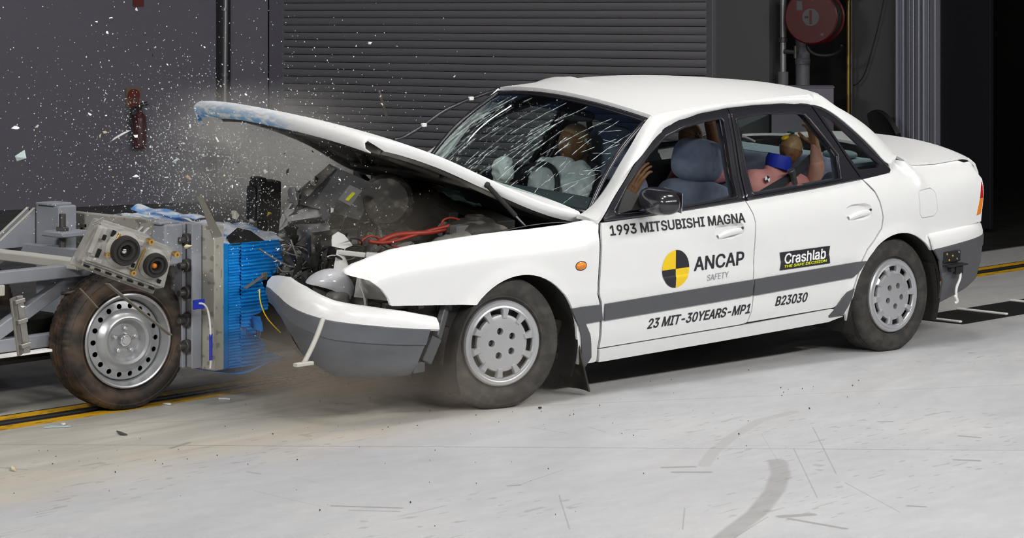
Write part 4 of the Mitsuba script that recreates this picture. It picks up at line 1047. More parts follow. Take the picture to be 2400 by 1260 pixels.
cp("engine_block", cat(cbox(.52, .62, .34, .03, (-.12, .10, .52)), cbox(.40, .22, .12, .03, (-.12, .02, .74)), cyl((-.38, -.30, .56), (-.38, .30, .56), .10, 20, .01), cyl((.12, -.35, .50), (.12, .2, .50), .12, 20, .01)), "m_engine_dark", 30, label="dark engine block")
cp("alternator", cat(cyl((-.36, -.42, .70), (-.36, -.20, .70), .085, 24, .012), cyl((-.36, -.46, .70), (-.36, -.41, .70), .05, 16, .006)), "m_engine_alu", 30)
cp("air_hose", tube(curve([(-.42, -.62, .66), (-.32, -.60, .77), (-.14, -.58, .79), (.05, -.55, .80), (.13, -.48, .74)], 40), .038 + .003 * np.sin(np.arange(40) * 1.9), 14), "m_engine_alu", True, label="ribbed grey air hose")
cp("cam_cover", cat(cushion((.10, -.35, .80), (.42, .14, .09), 4, rot("z", 10)), cushion((-.02, -.52, .79), (.12, .09, .05), 4)), "m_engine_alu", True)
cp("relay_box", cat(cbox(.09, .06, .05, .006, (-.13, -.55, .83)), cbox(.05, .05, .04, .005, (-.02, -.56, .825))), "m_smoky", 30)
def red(pts, r, n=30): cp("red_cable", tube(curve(pts, n), r, 8), "m_red_cable", True, label="red battery cable")
red([(-.56, -.45, .79), (-.48, -.46, .82), (-.39, -.45, .822), (-.28, -.46, .818), (-.153, -.45, .822), (-.05, -.45, .834), (.02, -.44, .838)], .013)
red([(-.62, -.47, .81), (-.50, -.47, .795), (-.36, -.46, .81), (-.20, -.46, .832), (-.06, -.46, .845)], .009)
red([(-.16, -.46, .83), (-.17, -.46, .865), (-.12, -.46, .878), (-.05, -.46, .860), (.02, -.45, .842), (-.02, -.46, .826), (-.12, -.47, .815), (-.13, -.48, .79), (-.05, -.5, .765)], .005, 50)
red([(-.66, -.45, .80), (-.60, -.45, .83), (-.50, -.44, .79), (-.42, -.44, .76)], .005)
cp("scuttle_tray", cat(bar((.10, -.62, .84), (.38, .55, .91), .10, .05), bar((-.05, -.40, .86), (.22, .60, .93), .05, .06), bar((-.20, -.10, .88), (.10, .60, .96), .04, .05)), "m_black", 30)
cp("inner_wing", slab([[(x, -.70 + .12 * v, .83 - .05 * v + .015 * math.sin(6 * x)) for v in np.linspace(0, 1, 5)] for x in np.linspace(-.35, .45, 14)], .006), "m_smoky", True)
cp("strut_tower", cat(cushion((.02, -.50, .80), (.34, .26, .14), 3), cyl((.0, -.50, .86), (.0, -.50, .885), .05, 20, .006)), "m_engine_dark", 40)
cp("blower_housing", cat(move(lathe([(0, 0), (.12, 0), (.132, .02), (.132, .10), (.11, .13), (.05, .14), (0, .14)], 32), frame((-.7, -.7, .15), (-.22, -.10, .925)))), "m_engine_dark", 35, label="round dark blower housing")
cp("air_box", cat(cushion((-.02, .0, .87), (.24, .3, .22), 3.5, rot("z", 25)), cushion((.20, .25, .89), (.3, .3, .14), 3.5)), "m_black", True)
def quad(name, c4, bsdf, seed, amp=.03, n=14, label=None, t=.004):
    """A crumpled panel between four corners (given around)."""
    c4 = np.asarray(c4, float); U, Vv = np.meshgrid(np.linspace(0, 1, n), np.linspace(0, 1, n), indexing="ij")
    g = (c4[0] * ((1 - U) * (1 - Vv))[..., None] + c4[1] * (U * (1 - Vv))[..., None] + c4[2] * (U * Vv)[..., None] + c4[3] * ((1 - U) * Vv)[..., None])
    nn = np.cross(c4[1] - c4[0], c4[3] - c4[0]); nn /= np.linalg.norm(nn)
    w = (meshkit.fbm(g * 9 + seed, 3, seed) - .5) * 2 * amp + (np.abs(meshkit.noise(g * 14 + seed, seed) - .5) - .2) * amp
    return cp(name, slab(g + w[..., None] * nn, t), bsdf, 50, label)
quad("radiator_shroud", [(-.53, -.02, 1.120), (-.335, -.14, 1.02), (-.40, -.10, .845), (-.73, .05, .95)], "m_smoky", 3, .018, label="dark plastic shroud thrown up behind the fender")
quad("shroud_flange", [(-.535, -.03, 1.125), (-.515, -.05, 1.10), (-.70, -.02, .935), (-.735, .03, .945)], "m_engine_dark", 4, .006)
quad("torn_panel", [(-.66, .02, .98), (-.54, .0, 1.0), (-.52, .0, .88), (-.70, .08, .86)], "m_smoky", 8, .03)
quad("torn_panel", [(-.71, .10, .895), (-.53, -.03, .925), (-.55, -.03, .87), (-.70, .08, .84)], "m_hazy", 11, .04, label="crumpled pale plastic sheet")
quad("torn_panel", [(-.70, .03, .83), (-.60, -.12, .85), (-.58, -.14, .72), (-.70, .0, .69)], "m_smoky", 13, .05)
quad("torn_panel", [(-.72, -.15, .82), (-.55, -.28, .84), (-.52, -.25, .66), (-.72, -.1, .62)], "m_engine_dark", 15, .05)
quad("torn_panel", [(-.60, -.48, .72), (-.40, -.55, .74), (-.38, -.55, .58), (-.62, -.45, .55)], "m_engine_dark", 18, .03)
quad("torn_panel", [(-.72, .10, .70), (-.64, -.20, .72), (-.62, -.20, .54), (-.72, .1, .52)], "m_engine_dark", 21, .06)
quad("torn_panel", [(-.86, -.30, .66), (-.62, -.45, .68), (-.60, -.45, .54), (-.85, -.30, .52)], "m_engine_dark", 24, .04)
quad("sticker_plate", [(-.515, -.17, 1.035), (-.455, -.19, 1.005), (-.505, -.165, .930), (-.565, -.145, .965)], "m_galv", 2, .001, 4, "grey plate with a yellow label")
quad("yellow_label", [(-.500, -.176, 1.000), (-.487, -.180, .993), (-.520, -.168, .957), (-.535, -.163, .963)], "m_lime_print", 2, .0, 3)
cp("headlamp_arm", cat(bar((-.79, -.46, .772), (-.70, -.55, .762), .022, .022), bar((-.70, -.55, .762), (-.52, -.66, .742), .04, .028)), "m_pale_plastic", 40, label="broken white headlamp bracket")
cp("bracket_shield", hull([(-.815, -.44, .80), (-.80, -.42, .845), (-.765, -.42, .862), (-.735, -.43, .845), (-.70, -.45, .795), (-.76, -.46, .785), (-.79, -.40, .82), (-.75, -.40, .84)]), "m_pale_plastic", 40)
cp("bracket_fin", hull([(-.80, -.46, .785), (-.775, -.47, .785), (-.825, -.46, .665), (-.80, -.49, .66), (-.745, -.49, .672), (-.735, -.47, .70), (-.755, -.46, .74)]), "m_pale_plastic", 30)
lens = trimesh.creation.icosphere(subdivisions=4); v = np.asarray(lens.vertices); lens.update_faces((v[lens.faces].mean(1)[:, 2] > .02) & (v[lens.faces].mean(1)[:, 0] < .75)); v = v * [.125, .070, .072]; v[:, 2] -= 2.6 * v[:, 0] ** 2; lens.vertices = v
lm = Rt(rndR(-32, 22, 15), (-.845, -.50, .632))
def lens_col(p, n, uv):
    q = p.x
    return mikit.mix((.52, .53, .56), (.75, .30, .12), mikit.smoothstep(.0, 1.0, 1 - dr.sqrt(dr.square((p.x + .80) / .075) + dr.square((p.y + .43) / .11) + dr.square((p.z - .625) / .065))))
mat("m_lens", mikit.proc(lens_col), .12, clearcoat=1.0, specular=.8)
cp("headlamp_lens", move(lens, lm), "m_lens", True, label="loose clear headlamp lens with an orange tint")
cp("headlamp_pan", cat(sheet((-.82, -.52, .57), .26, .20, rndR(-25, 10, 20), 31, .03), cushion((-.86, -.55, .57), (.10, .10, .08), 3)), "m_engine_alu", 40)
cp("wing_inner", cat(sheet((-.70, -.66, .64), .24, .14, rndR(-15, 10, 85), 33, .02), sheet((-.80, -.68, .60), .16, .10, rndR(0, 70, 40), 35, .03)), "m_pale_plastic", 40)
cp("yellow_plug", cushion((-.80, -.60, .70), (.03, .03, .05), 3), "m_yellow_part", True)
for k in range(30):          # broken pipes and wires
    c = np.array([er_.uniform(-.84, -.35), er_.uniform(-.5, .0), er_.uniform(.62, .84)]); d = er_.normal(0, 1, (4, 3)) * [.07, .07, .045]
    cp("broken_wire", tube(curve(c + np.cumsum(d, 0) - d.sum(0) / 2, 18), er_.uniform(.002, .005), 6), ("m_black", "m_engine_alu", "m_pale_plastic", "m_engine_dark")[k % 4], True)
for k in range(26):          # shards of broken plastic among the wreck
    yy_ = er_.uniform(-.38, -.02); c = (-.76 + .5 * yy_ * er_.uniform(-.6, 1), yy_, er_.uniform(.60, .80))
    cp("black_shard", hull(np.asarray(c) + er_.normal(0, 1, (6, 3)) * [.020, .018, .034]), "m_black")
cp("cracked_glass_heap", cat(*[sheet((.12 + .06 * i, -.25 + .22 * i, .93 + .012 * i), .10, .22, rndR(30 * i, 20, 10), 40 + i, .05) for i in range(4)]), "m_green_glass", 30, label="crumpled greenish glass under the bonnet's rear edge", kind="stuff")

# ---------------------------------------------------------------- the test dummies
mat("m_dummy_pink", mikit.proc(lambda p, n, uv: mikit.mix((.50, .19, .18), (.62, .28, .26), mikit.fbm(p.x * 12, p.y * 12, p.z * 12))), .75)
mat("m_dummy_tan", (.47, .27, .15), .5)
mat("m_dummy_arm", (.52, .27, .20), .55)
mat("m_dummy_brown", (.23, .105, .05), .5)
mat("m_dummy_cap", (.34, .215, .10), .42)
mat("m_collar_blue", (.010, .03, .42), .6)
mat("m_strap", (.025, .028, .032), .7)

def hand_mesh(wrist, direction, palm, size=.17, curl=28, left=1):
    """A hand with a palm, four bent fingers of unequal length and a thumb from the side of the palm."""
    y = np.asarray(direction, float); y /= np.linalg.norm(y); z = np.asarray(palm, float); z -= y * (z @ y); z /= np.linalg.norm(z); x = np.cross(y, z) * left
    k = size / .18; B = []
    P = lambda a, b, c: np.asarray(wrist, float) + (x * a + y * b + z * c) * k
    for a in (-.028, -.010, .010, .028):
        B.append(((P(a * .7, .0, 0), .015 * k), (P(a, .085, 0), .0125 * k)))
    B.append(((P(-.02, .03, 0), .015 * k), (P(.02, .03, 0), .015 * k)))
    for a, L, c in ((-.031, .062, 1.25), (-.011, .080, 1.0), (.011, .086, .95), (.031, .076, .9)):
        p = np.array([a, .088, 0.0]); th = 10.0
        for j, f in enumerate((.46, .31, .23)):
            th += curl * c * (1 if j else .55); q = p + L * f * np.array([a * .5, math.cos(math.radians(th)), math.sin(math.radians(th))])
            B.append(((P(*p), (.0092 - .0008 * j) * k), (P(*q), (.0085 - .0010 * j) * k))); p = q
    p = np.array([.026, .022, .004])
    for d, L in (((.75, .55, .35), .040), ((.45, .80, .45), .032), ((.2, .9, .5), .024)):
        q = p + L * np.array(d) / np.linalg.norm(d); B.append(((P(*p), .011 * k), (P(*q), .0095 * k))); p = q
    return B

def head_parts(k, c, R, s, cap, face):
    """Head with brow, nose, mouth, chin and ears; the skull cap is a part of its own. R turns (forward -x, up z)."""
    m = trimesh.creation.icosphere(subdivisions=4); v = np.asarray(m.vertices).copy()
    v *= [.098, .076, .112]
    low = np.clip(-v[:, 2] / .112, 0, 1); v[:, 1] *= 1 - .22 * low; v[:, 0] = np.where(v[:, 0] > 0, v[:, 0] * (1 - .25 * low), v[:, 0] * (1 - .04 * low))
    fr = -v[:, 0] / .098
    g = lambda y, z, w: np.exp(-((v[:, 1] - y) ** 2 + (v[:, 2] - z) ** 2) / w ** 2) * (fr > .3)
    v[:, 0] -= .020 * g(0, -.018, .015) + .008 * g(0, -.088, .02) + .006 * g(0, .018, .05)
    v[:, 0] += .010 * (g(.030, .002, .016) + g(-.030, .002, .016)) + .005 * g(0, -.058, .012)
    for y in (-1, 1):
        e = np.exp(-((v[:, 0] - .008) ** 2 / .016 ** 2 + (v[:, 2] + .012) ** 2 / .026 ** 2)) * (v[:, 1] * y > .04); v[:, 1] += y * .010 * e
    m.vertices = v; M = Rt(R * s, c)
    cp("head", move(m, M), face, True, parent=k)
    t = trimesh.creation.icosphere(subdivisions=4); w = np.asarray(t.vertices) * [.101, .079, .115]
    keep = (w[t.faces].mean(1) @ np.array([.55, 0, .83])) > .012
    t.vertices = w; t.update_faces(keep); cp("skull_cap", move(t, M), cap, True, parent=k, label="lighter skull cap")
    for y in (-1, 1):
        for a in range(4):
            tt = np.radians(np.linspace(a * 90, a * 90 + 90, 10)); q = [(0, 0)] + [(.019 * math.cos(b), .019 * math.sin(b)) for b in tt]
            cp("round_marker", move(prism(Polygon(q), .002), M @ frame((.15, y, 0), (.012, y * .0785, .022))), "m_white_print" if a % 2 else "m_text", parent=k)

def dummy(label, bones, suit, arm, R, hc, hs, cap, face, skin, hands, key="crash_test_dummy"):
    k = thing(key, label, "crash test dummy")
    cp("body", body(bones, .018, 8), suit, True, parent=k)
    for nm, b in arm: cp(nm, body(b, .012, 6), skin[0], True, parent=k)
    for h in hands: cp("hand", body(h, .0045, 5), skin[1], True, parent=k)
    head_parts(k, hc, R, hs, cap, face)
    return k

V = lambda *a: np.array(a, float)
# child dummy at the left rear window: chest turned to the window, forearm raised
k = dummy("child test dummy in pink vest and blue collar at the near rear window, forearm raised",
    [((V(2.30, -.30, .50), .12), (V(2.27, -.34, .72), .125)), ((V(2.27, -.34, .72), .125), (V(2.10, -.37, .86), .085)), ((V(2.27, -.34, .72), .125), (V(2.36, -.37, .85), .085)), ((V(2.10, -.37, .88), .072), (V(2.40, -.38, .865), .066)),
     ((V(2.25, -.37, .92), .055), (V(2.31, -.37, .945), .045)), ((V(2.40, -.38, .865), .064), (V(2.50, -.43, .82), .052)), ((V(2.10, -.37, .88), .066), (V(1.98, -.33, .74), .048)), ((V(2.30, -.38, .50), .085), (V(1.95, -.42, .50), .065)), ((V(2.30, -.22, .50), .085), (V(1.95, -.22, .50), .065))],
    "m_dummy_pink",
    [("forearm", [((V(2.515, -.455, .825), .054), (V(2.52, -.465, .90), .050)), ((V(2.52, -.465, .90), .050), (V(2.508, -.47, .965), .043))]), ("wrist_sleeve", [((V(2.507, -.47, .972), .040), (V(2.490, -.475, 1.06), .028))]), ("lower_arm", [((V(1.98, -.33, .74), .045), (V(1.92, -.30, .62), .035))])],
    _R("z", 30) @ _R("x", 12) @ _R("y", -24), V(2.375, -.395, 1.045), .80, "m_dummy_cap", "m_dummy_brown", ("m_dummy_arm", "m_dummy_tan"),
    [hand_mesh(V(2.489, -.475, 1.065), V(-.30, 0, .95), V(-.95, .1, -.25), .165, 20, -1), hand_mesh(V(1.92, -.30, .62), V(-.3, .1, -.9), V(-.9, .2, .3), .15, 25, 1)])
cp("collar", move(lathe([(.055, 0), (.068, 0), (.074, .045), (.066, .075), (.056, .075), (.055, 0)][::-1], 28), frame((.25, -.05, 1), (2.285, -.378, .945))), "m_collar_blue", 40, label="bright blue neck collar", parent=k)
cp("head_tape", cushion((2.315, -.405, 1.118), (.045, .035, .018), 2.6, rot("y", -25)), "m_yellow_print", True, label="strip of yellow tape", parent=k)
cp("head_tape", cushion((2.362, -.405, 1.142), (.05, .03, .012), 2.6, rot("y", 12)), "m_green", True, label="strip of green tape", parent=k)
bp_ = [(2.02, .80), (2.10, .835), (2.20, .868), (2.30, .905), (2.38, .94), (2.47, .985), (2.55, 1.02)]
cp("chest_belt", slab([[(x, -.475 + .03 * max(0, x - 2.3) * 4 + .10 * max(0, 2.1 - x), z - .024), (x - .012, -.470 + .03 * max(0, x - 2.3) * 4 + .10 * max(0, 2.1 - x), z + .024)] for x, z in bp_], .003, flip=True), "m_strap", True, label="black seat belt over the chest", parent=k)
cp("belt_sensor", cat(cyl((2.275, -.50, .945), (2.30, -.50, .868), .017, 14, .003), cyl((2.262, -.50, .95), (2.27, -.50, .935), .023, 14, .003), cyl((2.30, -.50, .868), (2.312, -.50, .845), .010, 10, .002)), "m_steel", 35, label="metal belt force sensor", parent=k)
for a in range(4):
    tt = np.radians(np.linspace(a * 90 + 20, a * 90 + 110, 8)); q = [(0, 0)] + [(.019 * math.cos(b), .019 * math.sin(b)) for b in tt]
    cp("chest_marker", move(prism(Polygon(q), .002), frame((0, -1, .15), (2.118, -.462, .905))), "m_white_print" if a % 2 else "m_text", parent=k)
cp("sensor_cable", tube(curve([(2.04, -.2, .97), (2.10, -.12, 1.03), (2.22, -.05, 1.08), (2.36, -.02, 1.085), (2.44, -.06, 1.05)], 30), .009, 8), "m_pale_plastic", True, parent=k)

# driver behind the airbag on the far side
k = dummy("adult test dummy in the driver's seat behind the cracked windscreen, head over the airbag",
    [((V(1.60, .37, .46), .15), (V(1.52, .37, .70), .15)), ((V(1.52, .20, .80), .075), (V(1.52, .54, .80), .075)), ((V(1.52, .37, .78), .12), (V(1.49, .37, .90), .062)), ((V(1.52, .20, .80), .07), (V(1.44, .04, .74), .052)), ((V(1.52, .54, .80), .07), (V(1.34, .58, .70), .05)), ((V(1.58, .45, .46), .1), (V(1.1, .48, .52), .08)), ((V(1.58, .28, .46), .1), (V(1.1, .26, .52), .08))],
    "m_seat_dark",
    [("forearm", [((V(1.44, .04, .74), .045), (V(1.33, -.20, .865), .030))]), ("lower_arm", [((V(1.34, .58, .70), .045), (V(1.16, .52, .80), .03))])],
    _R("y", 6), V(1.44, .37, 1.055), 1.04, "m_dummy_cap", "m_dummy_brown", ("m_dummy_brown", "m_dummy_brown"),
    [hand_mesh(V(1.325, -.215, .875), V(.25, -.35, .9), V(.9, .2, -.1), .19, 22, 1), hand_mesh(V(1.16, .52, .80), V(-.8, -.1, .5), V(-.3, 0, -.9), .18, 30, -1)])
cp("neck", body([((V(1.47, .37, .86), .056), (V(1.465, .37, .99), .052))], .02, 4), "m_dummy_brown", True, parent=k)

# second child at the far rear window
k = dummy("child test dummy half hidden behind the front headrest, raising a dark brown arm",
    [((V(2.36, .36, .50), .12), (V(2.38, .36, .74), .12)), ((V(2.40, .22, .84), .06), (V(2.40, .48, .84), .06)), ((V(2.38, .36, .74), .115), (V(2.39, .36, .92), .05)), ((V(2.40, .22, .84), .058), (V(2.47, .20, .84), .05)), ((V(2.40, .48, .84), .055), (V(2.3, .5, .7), .045)), ((V(2.32, .44, .50), .08), (V(1.95, .46, .50), .06)), ((V(2.32, .28, .50), .08), (V(1.95, .26, .50), .06))],
    "m_dummy_pink",
    [("forearm", [((V(2.47, .215, .845), .050), (V(2.43, .235, 1.0), .048)), ((V(2.43, .235, 1.0), .048), (V(2.385, .245, 1.13), .036))])],
    _R("y", -10), V(2.36, .38, 1.04), .80, "m_dummy_cap", "m_dummy_brown", ("m_dummy_brown", "m_dummy_brown"),
    [hand_mesh(V(2.38, .245, 1.14), V(-.3, .05, .95), V(-.9, .1, -.3), .16, 22, 1)])
cp("collar", move(lathe([(.055, 0), (.068, 0), (.074, .045), (.066, .075), (.056, .075), (.055, 0)][::-1], 28), frame((-.1, 0, 1), (2.38, .37, .93))), "m_collar_blue", 40, label="bright blue neck collar", parent=k)
# child seat on the near side
sk_ = thing("child_booster", "grey child booster seat behind the raised forearm", "child seat")
cp("back", cushion((2.56, -.40, .80), (.16, .42, .40), 3.6, rot("y", 18)), "m_seat_cloth", True, parent=sk_)
cp("side_wing", cushion((2.50, -.60, .80), (.22, .05, .26), 3.0, rot("y", 14)), "m_seat_dark", True, parent=sk_)
cp("cushion", cushion((2.28, -.33, .44), (.44, .42, .10), 3.6), "m_seat_dark", True, parent=sk_)

# ---------------------------------------------------------------- the barrier trolley (world frame)
TR = thing("barrier_trolley", "grey steel trolley pushing a blue barrier block into the car", "trolley")
def tp(name, mesh, bsdf="m_trolley", smooth=False, label=None, parent=TR):
    return reg(f"{parent}__{name}", mesh, bsdf, smooth, label)
def plate_col(p, n, uv):
    sp = mikit.smoothstep(.72, .80, mikit.noise(p.x * 70, p.y * 34, p.z * 34))
    c = mikit.mix((.36, .355, .31), (.47, .46, .41), mikit.fbm(p.x * 5, p.y * 5, p.z * 5))
    return mikit.mix(c, (.16, .15, .12), sp * .6)
mat("m_plate_back", mikit.proc(plate_col), .5, .15)
PX0, PX1, PY0, PY1, PZ0, PZ1 = -1.115, -1.055, .19, 1.42, .172, .862
pk = tp("backing_plate", cbox(PX1 - PX0, PY1 - PY0, PZ1 - PZ0, .004, ((PX0 + PX1) / 2, (PY0 + PY1) / 2, (PZ0 + PZ1) / 2)), "m_plate_back", label="pale aluminium backing plate")
for i in range(10):
    y, z = .60 + .07 * i + .02 * (i % 3), .80 - .018 * (i % 4)
    tp("bolt_hole", move(lathe([(0, 0), (.008, 0), (.008, .002), (0, .002)], 12), frame((-1, 0, 0), (PX0 - .0005, y, z))), "m_void", parent=pk)
# posts with gussets
def post(y0, y1, ztop, g0):
    zb = .18 if g0 else .675
    k = tp("post", cbox(.11, y1 - y0, ztop - zb, .008, (-1.245, (y0 + y1) / 2, (ztop + zb) / 2)), label="upright post of the trolley")
    tp("cap", cbox(.12, (y1 - y0) * .7, .012, .003, (-1.26, (y0 + y1) / 2, ztop + .006)), parent=k)
    for y in (y1 - .005, y1 + .05) if g0 else (y1 + .01, y1 + .06):
        q = Polygon([(-1.31, ztop - .02), (-1.31, ztop - .21), (-1.56, ztop - .21), (-1.545, ztop - .19)])
        m = trimesh.creation.extrude_polygon(q, .014, engine="earcut"); m.apply_transform(Rt(np.array([[1, 0, 0], [0, 0, 1], [0, 1, 0.]]) , (0, y - .007, 0))); m.invert()
        tp("gusset", m, parent=k)
        tp("gusset_rim", bar((-1.31, y, ztop - .018), (-1.552, y, ztop - .195), .018, .006), "m_trolley_pale", label="bright gusset edge", parent=k)
    return k
pf = post(1.17, 1.37, .912, True); pn = post(.33, .43, .872, False)
tp("flange", cat(cat(cbox(.02, .063, .69, .003, (-1.180, .3665, .525)), cbox(.02, .065, .19, .003, (-1.180, .4305, .775)))), parent=pn)
tp("flange", cbox(.012, .085, .69, .003, (-1.155, .3265, .525)), parent=pn)
tp("flange_edge", cbox(.06, .010, .69, .003, (-1.15, .282, .525)), "m_trolley", parent=pn)
for z in (.793, .671, .540, .410, .285):
    tp("bolt", cat(cyl((-1.16, .322, z), (-1.185, .322, z), .026, 6, .003), cyl((-1.18, .322, z), (-1.225, .322, z), .016, 12, .002), cyl((-1.162, .322, z), (-1.192, .322, z), .031, 18, .002)), "m_steel_dark", 30, label="hexagon bolt", parent=pn)
tp("threaded_rod", cyl((-1.36, 1.06, .62), (-1.36, 1.06, .885), .017, 14, .003), "m_steel_dark", 40)
tp("rod_nut", cyl((-1.36, 1.06, .80), (-1.36, 1.06, .82), .034, 6, .004), "m_steel_dark")
tp("rod_lug", cat(cbox(.13, .17, .026, .005, (-1.36, 1.06, .787)), cbox(.12, .14, .025, .004, (-1.30, 1.09, .787))), "m_trolley", 40)
# frame
tp("rail", bar((-4.2, .66, .655), (-1.2, .66, .655), .06, .06), label="main rail")
tp("rail", bar((-4.2, 1.48, .655), (-1.2, 1.48, .655), .06, .06))
tp("cross_beam", bar((-1.60, .55, .69), (-1.60, 2.2, .69), .10, .04), "m_trolley_pale", label="pale cross beam")
tp("cross_beam", bar((-1.36, .86, .695), (-1.36, 2.2, .695), .05, .05), "m_trolley")
tp("cross_beam_end", cbox(.11, .012, .045, .003, (-1.60, .545, .69)), "m_steel")
tp("cross_beam", bar((-2.05, .62, .60), (-2.05, 2.2, .60), .10, .05), "m_trolley_pale")
tp("brace", bar((-2.55, .70, .11), (-1.50, .70, .65), .055, .06), label="diagonal brace")
tp("brace", bar((-2.45, 1.45, .14), (-1.45, 1.45, .66), .055, .06))
tp("lower_rail", bar((-4.2, .70, .335), (-1.25, .70, .335), .06, .062))
tp("lower_rail", bar((-4.2, 1.45, .335), (-1.25, 1.45, .335), .06, .062))
tp("front_cross_beam", bar((-1.24, .66, .30), (-1.24, 1.45, .30), .10, .16))
tp("axle", cyl((-1.46, .5, .33), (-1.46, 1.75, .33), .04, 16, .004), "m_steel_dark", 40)
tp("axle_box", cbox(.36, .6, .22, .02, (-1.75, 1.1, .33)), "m_black", 30)
tp("spring", tube([(-1.62 + .05 * math.cos(a), .62 + .05 * math.sin(a), .36 + .007 * a) for a in np.linspace(0, 30, 120)], .009, 6), "m_steel_dark", True)
# wheels
def steel_wheel(c, yaw, label=None):
    a = math.radians(yaw); n = np.array([-math.sin(a), -math.cos(a), 0]); M = frame(n, c)
    k = tp("wheel", move(tyre_mesh(.328, .215, .215, 256, True, 64, .006), M @ tr(0, 0, -.1075)), "m_tyre_brown", 32, label)
    v = None
    s = lambda nm, m, b, sm=35, lab=None: tp(nm, move(m, M @ tr(0, 0, -.012)), b, sm, lab, parent=k)
    s("rim", lathe([(.222, -.006), (.224, .004), (.218, .009), (.211, .006), (.206, -.010), (.200, -.022), (.194, -.040), (.192, -.075)][::-1], 72), "m_silver_rim", 40, "silver steel rim")
    dish = lathe([(.193, -.060), (.186, -.042), (.170, -.038), (.150, -.034), (.138, -.022), (.124, -.006), (.110, -.001), (.098, -.008), (.086, -.034), (.078, -.046), (.0, -.046), (.0, -.052), (.090, -.052), (.105, -.03), (.16, -.04), (.18, -.05), (.186, -.07), (.193, -.066), (.193, -.060)][::-1], 72)
    mm = m3.Manifold(_mm(dish))
    for i in range(18):
        b = 2 * math.pi * i / 18; mm = mm - m3.Manifold.cylinder(.10, .0125, .0125, 16).translate([.163 * math.cos(b), .163 * math.sin(b), -.09])
    t = mm.to_mesh(); s("rim_dish", trimesh.Trimesh(t.vert_properties[:, :3], t.tri_verts, process=False), "m_silver_rim", 30, "dished wheel centre with round holes")
    s("rim_back", lathe([(0, -.12), (.19, -.12), (.193, -.07)], 32), "m_void", True)
    s("hub", lathe([(0, -.018), (.018, -.018), (.020, -.022), (.026, -.022), (.030, -.026), (.034, -.046)][::-1], 32), "m_chrome", 40)
    for i in range(5):
        b = 2 * math.pi * i / 5 + .28; s("wheel_nut", cyl((.057 * math.cos(b), .057 * math.sin(b), -.046), (.057 * math.cos(b), .057 * math.sin(b), -.022), .011, 6, .003), "m_chrome", False)
    return k
steel_wheel((-1.458, .40, .330), 11, "front wheel with a brown dusty tyre")
steel_wheel((-1.46, 1.98, .330), 180, "far front wheel")
steel_wheel((-4.0, .45, .330), 0, "rear wheel"); steel_wheel((-3.3, 1.98, .330), 180, "far rear wheel")
tp("mudguard_plate", cbox(.30, .05, .012, .002, (-2.10, .35, .348)), "m_white_plain", label="white flat plate at the lower rail")
# the wiring at the plate
tp("blue_tape", cbox(.07, .012, .045, .004, (-1.215, .185, .50)), "m_collar_blue"); tp("blue_tape", cbox(.016, .014, .13, .004, (-1.145, .180, .29)), "m_collar_blue")
tp("white_lead", tube(curve([(-1.22, .18, .505), (-1.18, .178, .49), (-1.158, .178, .44), (-1.148, .178, .36), (-1.146, .178, .24), (-1.15, .178, .19)], 24), .005, 8), "m_white_plain", True)

# the blue crushable barrier on the plate
BR = thing("blue_barrier", "bright blue ribbed crush barrier, torn on its struck edge", "barrier")
mat("m_blue", mikit.proc(lambda p, n, uv: mikit.mix((.004, .20, .62), (.010, .30, .78), mikit.fbm(p.x * 9, p.y * 9, p.z * 30))), .38, specular=.5)
mat("m_blue_top_reflect", mikit.proc(lambda p, n, uv: mikit.mix((.78, .84, .93), (.12, .36, .80), mikit.smoothstep(.52, .72, mikit.fbm(p.x * 14, p.y * 9, p.z * 12)))), .25, .15, clearcoat=.8)  # white reflections on the sheet are painted into the blue as patches
EDGE = [(.172, -.70), (.185, -.66), (.20, -.70), (.235, -.786), (.265, -.778), (.30, -.832), (.335, -.846), (.37, -.895), (.406, -.873), (.416, -.835), (.437, -.769), (.482, -.758), (.526, -.786), (.575, -.81), (.595, -.736), (.647, -.681), (.703, -.647), (.745, -.69), (.770, -.70)]
def bl_edge(z): return np.interp(z, *zip(*EDGE))
def ribs(x0f, x1f, n, amp, y, seed, z0=.172, z1=.768):
    """Side sheet with n horizontal folds."""
    Z = np.linspace(z0, z1, n * 6 + 1); U = np.linspace(0, 1, 22); G = []
    for z in Z:
        ph = (z - z0) / (z1 - z0) * n + .25 * meshkit.noise(np.array([[z * 14, seed, 0.0]]), seed)[0]
        fold = abs((ph % 1) - .5) * 2; row = []
        for u in U:
            x = x0f + ((x1f(z) if callable(x1f) else x1f) - x0f) * u
            crump = (meshkit.fbm(np.array([[x * 12, z * 30, seed]]), 2, seed)[0] - .5) * (.004 + .05 * max(0, u - .80))
            row.append((x, y - amp * (1 - (1 - fold) ** 2) * (.7 + .6 * meshkit.noise(np.array([[x * 9, math.floor(ph), seed]]), seed + 3)[0]) + crump, z))
        G.append(row)
    return slab(G, .002)
tp("edge_flange", cbox(.040, .98, .60, .003, (-1.030, .70, .470)), "m_blue", label="flat blue flange", parent=BR)
tp("rear_block_side", ribs(-1.012, -.940, 44, .006, .212, 3), "m_blue", 50, parent=BR, label="finely ribbed rear block")
tp("front_block_side", ribs(-.940, bl_edge, 34, .011, .208, 8), "m_blue", 50, parent=BR, label="coarsely ribbed front block with a torn edge")
tp("core", cat(cbox(.10, .96, .58, .004, (-.975, .72, .47)), cbox(.12, .90, .50, .004, (-.90, .74, .47))), "m_blue", parent=BR)
mat("m_blue_deep", (.004, .05, .19), .4)
tp("torn_fold", cat(sheet((-.74, .25, .56), .12, .10, rndR(20, 70, 0), 51, .03), sheet((-.78, .26, .53), .10, .14, rndR(-30, 80, 20), 53, .04)), "m_blue_deep", True, parent=BR, label="dark blue torn fold")
